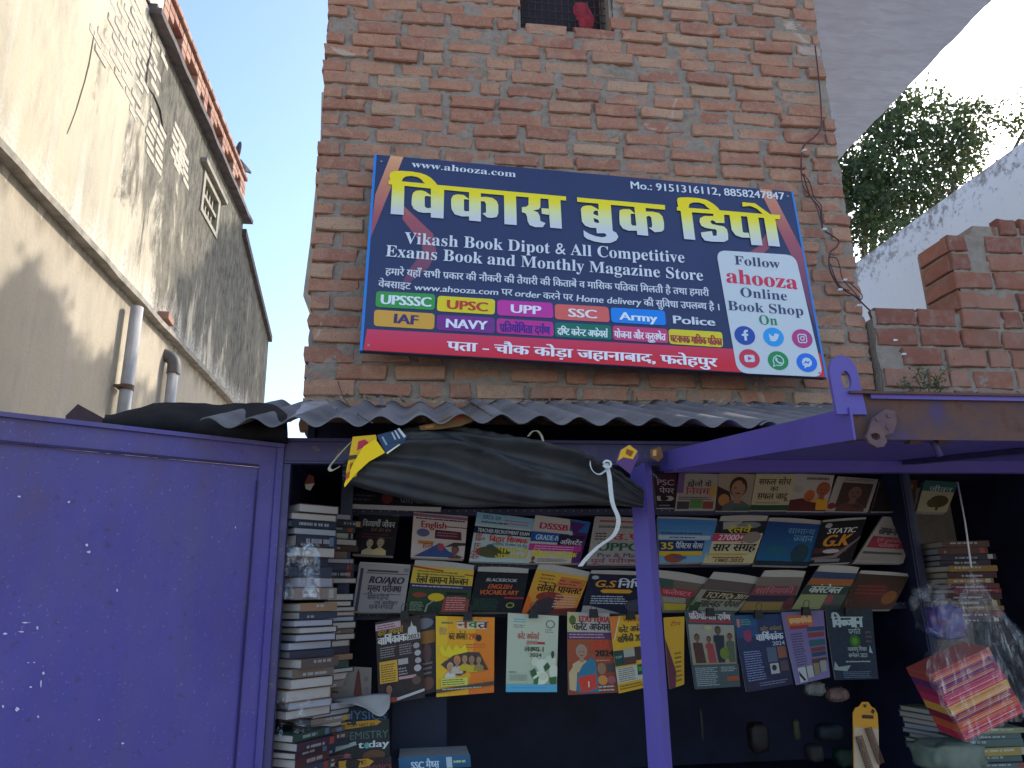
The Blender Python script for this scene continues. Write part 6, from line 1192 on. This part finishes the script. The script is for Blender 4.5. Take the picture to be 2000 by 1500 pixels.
# comb card
cc = empty('comb_card', tuple(onY(1692, 1500, 2.5)), 'yellow hanging card of brown combs near the bottom right', 'comb card')
g = G(); g.prism([onY(*p, 2.5) for p in [(1666, 1392), (1671, 1382), (1678, 1380), (1684, 1371), (1696, 1371), (1702, 1380), (1709, 1384), (1714, 1394), (1716, 1424), (1718, 1560), (1668, 1560)]], (0, .003, 0), 0, lin('c48a28')); g.obj('card', PRINT, cc, False, True)
g = G(); lay = [([(1668, 1420), (1716, 1423), (1718, 1560), (1669, 1560)], 'b09a80'), ([(1684, 1396), (1706, 1397), (1706, 1404), (1684, 1403)], '3c2c20'), ([(1704, 1384), (1709, 1388), (1706, 1395), (1701, 1391)], '4a3018'), ([(1686, 1376), (1693, 1376), (1691, 1382), (1687, 1381)], '4a3018')]
for k, (pl, c) in enumerate(lay): g.prism([onY(*p, 2.4985 - .0006 * k) for p in pl], (0, .0004, 0), 0, lin(c))
g.obj('print', PRINT, cc, False, True)
CMB = simple('brown_comb_plastic', (.10, .045, .03), (.07, .03, .02), 30, .35)
for (a, b) in [((1690, 1424), (1716, 1494)), ((1672, 1440), (1702, 1530))]:
    g = G(); A_ = onY(*a, 2.488); Bq = onY(*b, 2.488); d_ = Bq - A_; n_ = Vector((d_.z, 0, -d_.x)).normalized(); n_ = n_ if n_.x > 0 else -n_
    g.obox(A_, d_, n_ * .008, (0, .004, 0)); 
    for k in range(26): g.obox(A_ + d_ * (k + .2) / 26 + n_ * .008, d_ / 60, n_ * .016, (0, .003, 0))
    g.obj('comb', CMB, cc)

# --- stacks of books
def closed_book(loc, L, W, T, yaw, colour, label, tilt=(0, 0), pg=None, group='books in the side stacks', spine='r'):
    """lying book: spine towards +x, page edges towards the viewer and left"""
    r_ = empty('book', tuple(loc), label, 'book', group, rot=(tilt[0], tilt[1], yaw))
    c = lin(colour); h = T; t = .0018
    g = G(); g.box(-L / 2, -W / 2, 0, L / 2, W / 2, t, 0, c); g.box(-L / 2, -W / 2, h - t, L / 2, W / 2, h, 0, c)
    if spine == 'r': g.box(L / 2 - t, -W / 2, t, L / 2, W / 2, h - t, 0, c)
    else:
        g.box(-L / 2, -W / 2, t, L / 2, -W / 2 + t, h - t, 0, c)
        x = -L / 2 + .02; cc_ = tuple(min(1, .5 * q + .25) for q in c)
        a0_, a1_ = random.choice([(.3, .7), (.2, .5), (.5, .8)]); x += random.uniform(0, .04); stop = L / 2 - random.uniform(.02, .09)
        if random.random() < .35: g.box(L / 2 - .03, -W / 2 - .0003, h * .1, L / 2 - .012, -W / 2, h * .9, 0, lin(random.choice(['8a3a30', 'a08a3c', '5a6a80', '9a9488'])))
        while x < stop and random.random() > .02: w_ = random.uniform(.002, .011); g.box(x, -W / 2 - .0004, h * a0_, x + w_, -W / 2, h * a1_, 0, cc_); x += w_ + random.choice([.0015, .0015, .006])
    mesh_obj('cover', g.v, g.f, PRINT, r_, None, False, g.c, world=False)
    g = G(); m_ = .003; n_ = 1; g.box(-L / 2 + m_, -W / 2 + m_, t + .0003, L / 2 - t - .0005, W / 2 - m_, h - t - .0003)
    mesh_obj('pages', g.v, g.f, pg or PAPER, r_, None, world=False); return r_
rc = random.Random(11)
cols = ['2c2a38', '5a4a44', '3c2430', '26344c', '6a5a50', '44302c', '202a38', '80706a', '4a2c2c', '343848', '8a6a50', '2c4038']
words = {'2c2a38': 'dark slate', '5a4a44': 'grey-brown', '3c2430': 'dark plum', '26344c': 'navy blue', '6a5a50': 'tan-grey', '44302c': 'dark brown', '202a38': 'blue-black', '80706a': 'pale grey-pink', '4a2c2c': 'maroon', '343848': 'steel blue', '8a6a50': 'light brown', '2c4038': 'bottle green'}
PG2 = simple('bluish_page_edges', (.36, .36, .41), (.27, .27, .30), 300, .85, .4, .001, stretch=(1, 1, 8))
def stack(xp, ytop, ybot, Y, Lr, wr, tr_, yaw, where, lit=False, spine='f'):
    a = onY(xp, ybot, Y); top = onY(xp, ytop, Y).z; z = a.z; k = 0
    while z < top:
        T = rc.uniform(*tr_); c = rc.choice(cols); L = rc.uniform(*Lr); W = rc.uniform(*wr)
        loc = (a.x + rc.gauss(0, .006), Y + W * .45 + rc.gauss(0, .006), z + .0006)
        pos = ['lowest', 'second', 'third', 'fourth', 'fifth', 'sixth', 'seventh', 'eighth', 'ninth', 'tenth', 'eleventh', 'twelfth', 'thirteenth', 'fourteenth', 'fifteenth', 'sixteenth', 'seventeenth', 'eighteenth', 'nineteenth', 'twentieth', 'twenty-first', 'twenty-second', 'twenty-third', 'twenty-fourth'][min(k, 23)]
        lab = f'{words[c]} book lying {pos} from the bottom of {where}' if k else f'{words[c]} book lying lowest in {where}'
        closed_book(loc, L, W, T, yaw + rc.gauss(0, .07), c, lab, pg=PG2 if rc.random() < .4 else None, spine=spine if (rc.random() < .45 or a.x > 1) else 'r'); z += T + .0012; k += 1
stack(560, 1185, 1405, 2.36, (.13, .165), (.17, .20), (.018, .032), .75, 'the near left stack')
stack(568, 1000, 1172, 2.36, (.14, .16), (.17, .19), (.02, .034), .75, 'the upper left stack')
stack(612, 1160, 1345, 2.54, (.10, .13), (.18, .2), (.012, .022), .8, 'the narrow rear left stack')
stack(545, 1440, 1540, 2.34, (.15, .17), (.19, .21), (.016, .03), .95, 'the bottom left stack')
stack(592, 1380, 1520, 2.46, (.14, .16), (.19, .2), (.012, .024), .8, 'the stack left of the chemistry magazine')
stack(625, 1010, 1140, 2.62, (.12, .14), (.16, .19), (.014, .026), .7, 'the upper rear stack on the left')
cols = ['6a2028', '3c1c20', '7a5a24', '54242a', '4a3028', '2c2430']; words.update({'6a2028': 'red', '3c1c20': 'dark wine', '7a5a24': 'mustard', '54242a': 'crimson brown', '2c2430': 'purple-black', '4a3028': 'brown'})
stack(1915, 1058, 1215, 2.58, (.17, .20), (.15, .18), (.014, .024), -.14, 'the red-spined stack at the upper right', spine='f')
cols = ['7a7a5c', '6a2a34', '8a7a40', '4a5a58', '746a58']; words.update({'7a7a5c': 'olive grey', '6a2a34': 'wine red', '8a7a40': 'dull yellow', '4a5a58': 'grey-green', '746a58': 'drab tan'})
stack(1955, 1425, 1530, 2.46, (.18, .21), (.16, .18), (.014, .024), -.1, 'the bottom right stack', spine='f')
stack(1865, 1385, 1470, 2.62, (.14, .16), (.15, .17), (.012, .02), .2, 'the small stack behind the pale parcel')
# big wrapped parcel, pale bags and dim packets
def lump(name, c, r, mat, label, cat, seed=0, amp=.25, n=18):
    V = []; F = []
    for j in range(n + 1):
        for i in range(2 * n):
            a_ = math.pi * j / n; b_ = math.pi * i / n; d_ = Vector((math.sin(a_) * math.cos(b_), math.sin(a_) * math.sin(b_), math.cos(a_))); sq = Vector([math.copysign(abs(q) ** .55, q) for q in d_])
            k = 1 + amp * noise.noise(d_ * 2.2 + Vector((seed, 0, 0))) + amp * .5 * abs(noise.noise(d_ * 6 + Vector((0, seed, 0)))); V.append(Vector(c) + Vector((sq.x * r[0], sq.y * r[1], sq.z * r[2])) * k)
    for j in range(n):
        for i in range(2 * n): F.append((j * 2 * n + i, j * 2 * n + (i + 1) % (2 * n), (j + 1) * 2 * n + (i + 1) % (2 * n), (j + 1) * 2 * n + i))
    return tag(mesh_obj(name, V, F, mat, smooth=True), label, cat)
lump('wrapped_parcel', onY(1850, 1475, 2.5), (.10, .08, .045), simple('dull_green_wrap', (.16, .19, .15), (.11, .13, .10), 12, .6), 'pale green paper-wrapped parcel at the bottom right', 'parcel', 3)
lump('plastic_packet', onY(1590, 1345, 2.66), (.035, .02, .022), simple('murky_packet', (.09, .11, .10), (.16, .15, .14), 40, .3), 'small murky plastic packet under the lilac magazine', 'packet', 5)
lump('plastic_packet', onY(1635, 1356, 2.66), (.035, .02, .022), simple('pinkish_packet', (.17, .09, .075), (.10, .06, .05), 40, .4), 'small pinkish packet under the green science magazine', 'packet', 8)
def wrap(px, Y, label, seed):
    x0, y0, x1, y1 = px; rows = [[onY(x0 + (x1 - x0) * i / 4 + random.uniform(-5, 5), y0 + (y1 - y0) * j / 4 + random.uniform(-4, 4), Y - .012 * math.sin(i * 1.5)) for i in range(5)] for j in range(5)]
    return sheet_from('plastic_wrap', rows, FILM, None, 5, .0008, .014, seed, label, 'plastic wrap')
wrap((540, 1060, 622, 1172), 2.335, 'crinkled clear plastic wrapped round the upper left book stack', 2)
wrap((540, 1365, 610, 1440), 2.335, 'crinkled clear plastic wrapped round the lower left book stack', 6)
lump('cloth_bundle', onY(585, 1010, 2.5), (.06, .05, .03), simple('brown_cloth', (.16, .11, .08), (.10, .07, .05), 20, .8), 'brown cloth bundle on top of the upper left book stack', 'bundle', 4)
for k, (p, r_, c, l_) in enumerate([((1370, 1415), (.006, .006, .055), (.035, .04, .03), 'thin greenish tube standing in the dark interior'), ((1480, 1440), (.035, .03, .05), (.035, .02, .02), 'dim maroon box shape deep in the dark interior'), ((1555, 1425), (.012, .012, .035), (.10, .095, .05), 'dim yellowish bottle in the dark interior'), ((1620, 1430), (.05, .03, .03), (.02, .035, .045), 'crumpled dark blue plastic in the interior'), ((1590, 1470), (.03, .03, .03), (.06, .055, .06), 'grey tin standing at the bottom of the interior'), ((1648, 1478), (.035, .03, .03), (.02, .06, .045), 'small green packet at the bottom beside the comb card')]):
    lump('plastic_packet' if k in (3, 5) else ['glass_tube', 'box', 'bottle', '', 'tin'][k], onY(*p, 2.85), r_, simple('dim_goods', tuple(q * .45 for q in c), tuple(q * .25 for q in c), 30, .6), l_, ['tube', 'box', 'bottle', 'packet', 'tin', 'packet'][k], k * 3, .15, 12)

FILM2 = FILM.copy(); FILM2.name = 'clear_bag_film'
for nd in FILM2.node_tree.nodes:
    if nd.type == 'VALTORGB': nd.color_ramp.elements[0].position = .50; nd.color_ramp.elements[0].color = (.04, .04, .04, 1); nd.color_ramp.elements[1].color = (.30, .30, .30, 1)
    if nd.type == 'MAPPING': nd.inputs['Scale'].default_value = (5, 5, 1.1)
# --- hanging bag of pink notebooks
BY = 2.15
g = G(); g.tube([onY(1870, 942, 2.24), onY(1885, 1020, 2.19), onY(1897, 1108, BY)], .0028, 6); tag(g.obj('string', STRAP, smooth=True), 'white string hanging from the flap and holding the clear bag', 'string')
NC = [('c02a48', 'bright pink-red'), ('d05a30', 'orange-edged'), ('8a1c3c', 'deep magenta'), ('d8a040', 'yellow-edged'), ('c83058', 'hot pink'), ('a02850', 'dull pink'), ('6a2a60', 'purple-pink'), ('b04a40', 'coral red')]
q0 = onY(1900, 1445, BY); ddx = (onY(2010, 1388, BY) - onY(1886, 1450, BY)).normalized(); upv = Vector((-ddx.z, 0, ddx.x)); upv = upv if upv.z > 0 else -upv
a0 = onY(1886, 1448, BY); 
left_top = onY(1816, 1318, BY); off_ = (left_top - a0)
N = 8
for k in range(N):
    c, w_ = NC[k]; o_ = a0 + off_ * (k / N); T = off_.dot(upv) / N
    r_ = empty('notebook', tuple(o_), f'{w_} notebook, number {k + 1} from the bottom of the bundle in the clear hanging bag', 'notebook', 'pink notebooks in the hanging bag')
    g = G(); cc_ = lin(c); L = .215; D = .11; bk = Vector((0, 1, .1)) * D; t = .0015
    g.obox(o_, ddx * L, bk, upv * t, 0, cc_); g.obox(o_ + upv * (T - t - .0005), ddx * L, bk, upv * t, 0, cc_); g.obox(o_ + upv * t, ddx * L, Vector((0, .002, 0)), upv * (T - 2 * t - .0005), 0, tuple(q * .8 for q in cc_))
    g.obox(o_ + upv * t, ddx * .002, bk, upv * (T - 2 * t - .0005), 0, tuple(q * .7 for q in cc_))
    for j in range(4): g.obox(o_ + ddx * (L * (.0 + .03 * j)) + Vector((0, -.0006, 0)) + upv * T * (.2 + .17 * j), ddx * L * (.96 - .05 * j), Vector((0, .0005, 0)), upv * T * .05, 0, lin(['e0a060', 'd85a70', '7a2048', 'e8b0a0'][(j + k) % 4]))
    g.obj('cover', PRINT, r_, False, True)
    g = G(); g.obox(o_ + ddx * .004 + Vector((0, .0035, 0)) + upv * (t + .0003), ddx * (L - .006), bk * .96, upv * (T - 2 * t - .0015)); g.obj('pages', PAPER, r_)
knot = onY(1897, 1118, BY); V = []; F = []; n_ = 44; m_ = 22
base_loop = [onY(*p, BY - .03) for p in [(1808, 1318), (1884, 1456), (2020, 1392), (2010, 1255)]] + [onY(*p, BY + .16) for p in [(2010, 1255), (1808, 1300)]]
def ringp(t_): s_ = t_ * len(base_loop); i = int(s_) % len(base_loop); return base_loop[i].lerp(base_loop[(i + 1) % len(base_loop)], s_ - int(s_))
cen = sum(base_loop, Vector()) / len(base_loop)
for j in range(m_ + 1):
    t_ = j / m_
    for i in range(n_):
        e_ = ringp(i / n_); q = Vector((i * .9, t_ * 4, 1)); p = knot.lerp(e_, t_ ** .8) if t_ < 1 else e_
        fo = .020 * (1 - abs(2 * (i * 7.3 % 5 / 5) - 1)) * math.sin(math.pi * min(1, t_ * 1.1)); p = p + (knot + (cen - knot) * t_ - p) * fo * 8 + Vector((noise.noise(q), noise.noise(q + Vector((5, 0, 0))), noise.noise(q + Vector((0, 5, 0))))) * .018 * (t_ + .15); V.append(p)
for j in range(m_):
    for i in range(n_): F.append((j * n_ + i, j * n_ + (i + 1) % n_, (j + 1) * n_ + (i + 1) % n_, (j + 1) * n_ + i))
bag = mesh_obj('plastic_bag', V, F, FILM2, smooth=True); tag(bag, 'clear crinkled plastic bag hanging on a string at the right with pink notebooks inside', 'plastic bag')
V = []; F = []
for j in range(9):
    for i in range(16): a_ = 6.283 * i / 16; rr = .006 + .03 * (j / 8) ** 1.5; V.append(knot + Vector((math.cos(a_) * rr * (1 + .5 * noise.noise(Vector((i * 1.1, j, 0)))), math.sin(a_) * rr * .6, .004 * j + .012 * noise.noise(Vector((i * .9, j * .5, 3))))))
for j in range(8):
    for i in range(16): F.append((j * 16 + i, j * 16 + (i + 1) % 16, (j + 1) * 16 + (i + 1) % 16, (j + 1) * 16 + i))
mesh_obj('knot_frill', V, F, FILM, bag, smooth=True)
lump('cloth_bundle', onY(1848, 1215, 2.32), (.055, .03, .05), simple('blue_violet_wrapper', (.05, .07, .28), (.12, .05, .14), 25, .4), 'blue and violet wrapped packet hanging just above the pink notebooks', 'packet', 12, .3)
lump('plastic_bag', onY(1838, 1190, 2.27), (.075, .04, .075), FILM, 'empty clear plastic film hanging left of the notebook bag', 'plastic bag', 15, .4, 22)
bpy.data.objects.remove(_to);
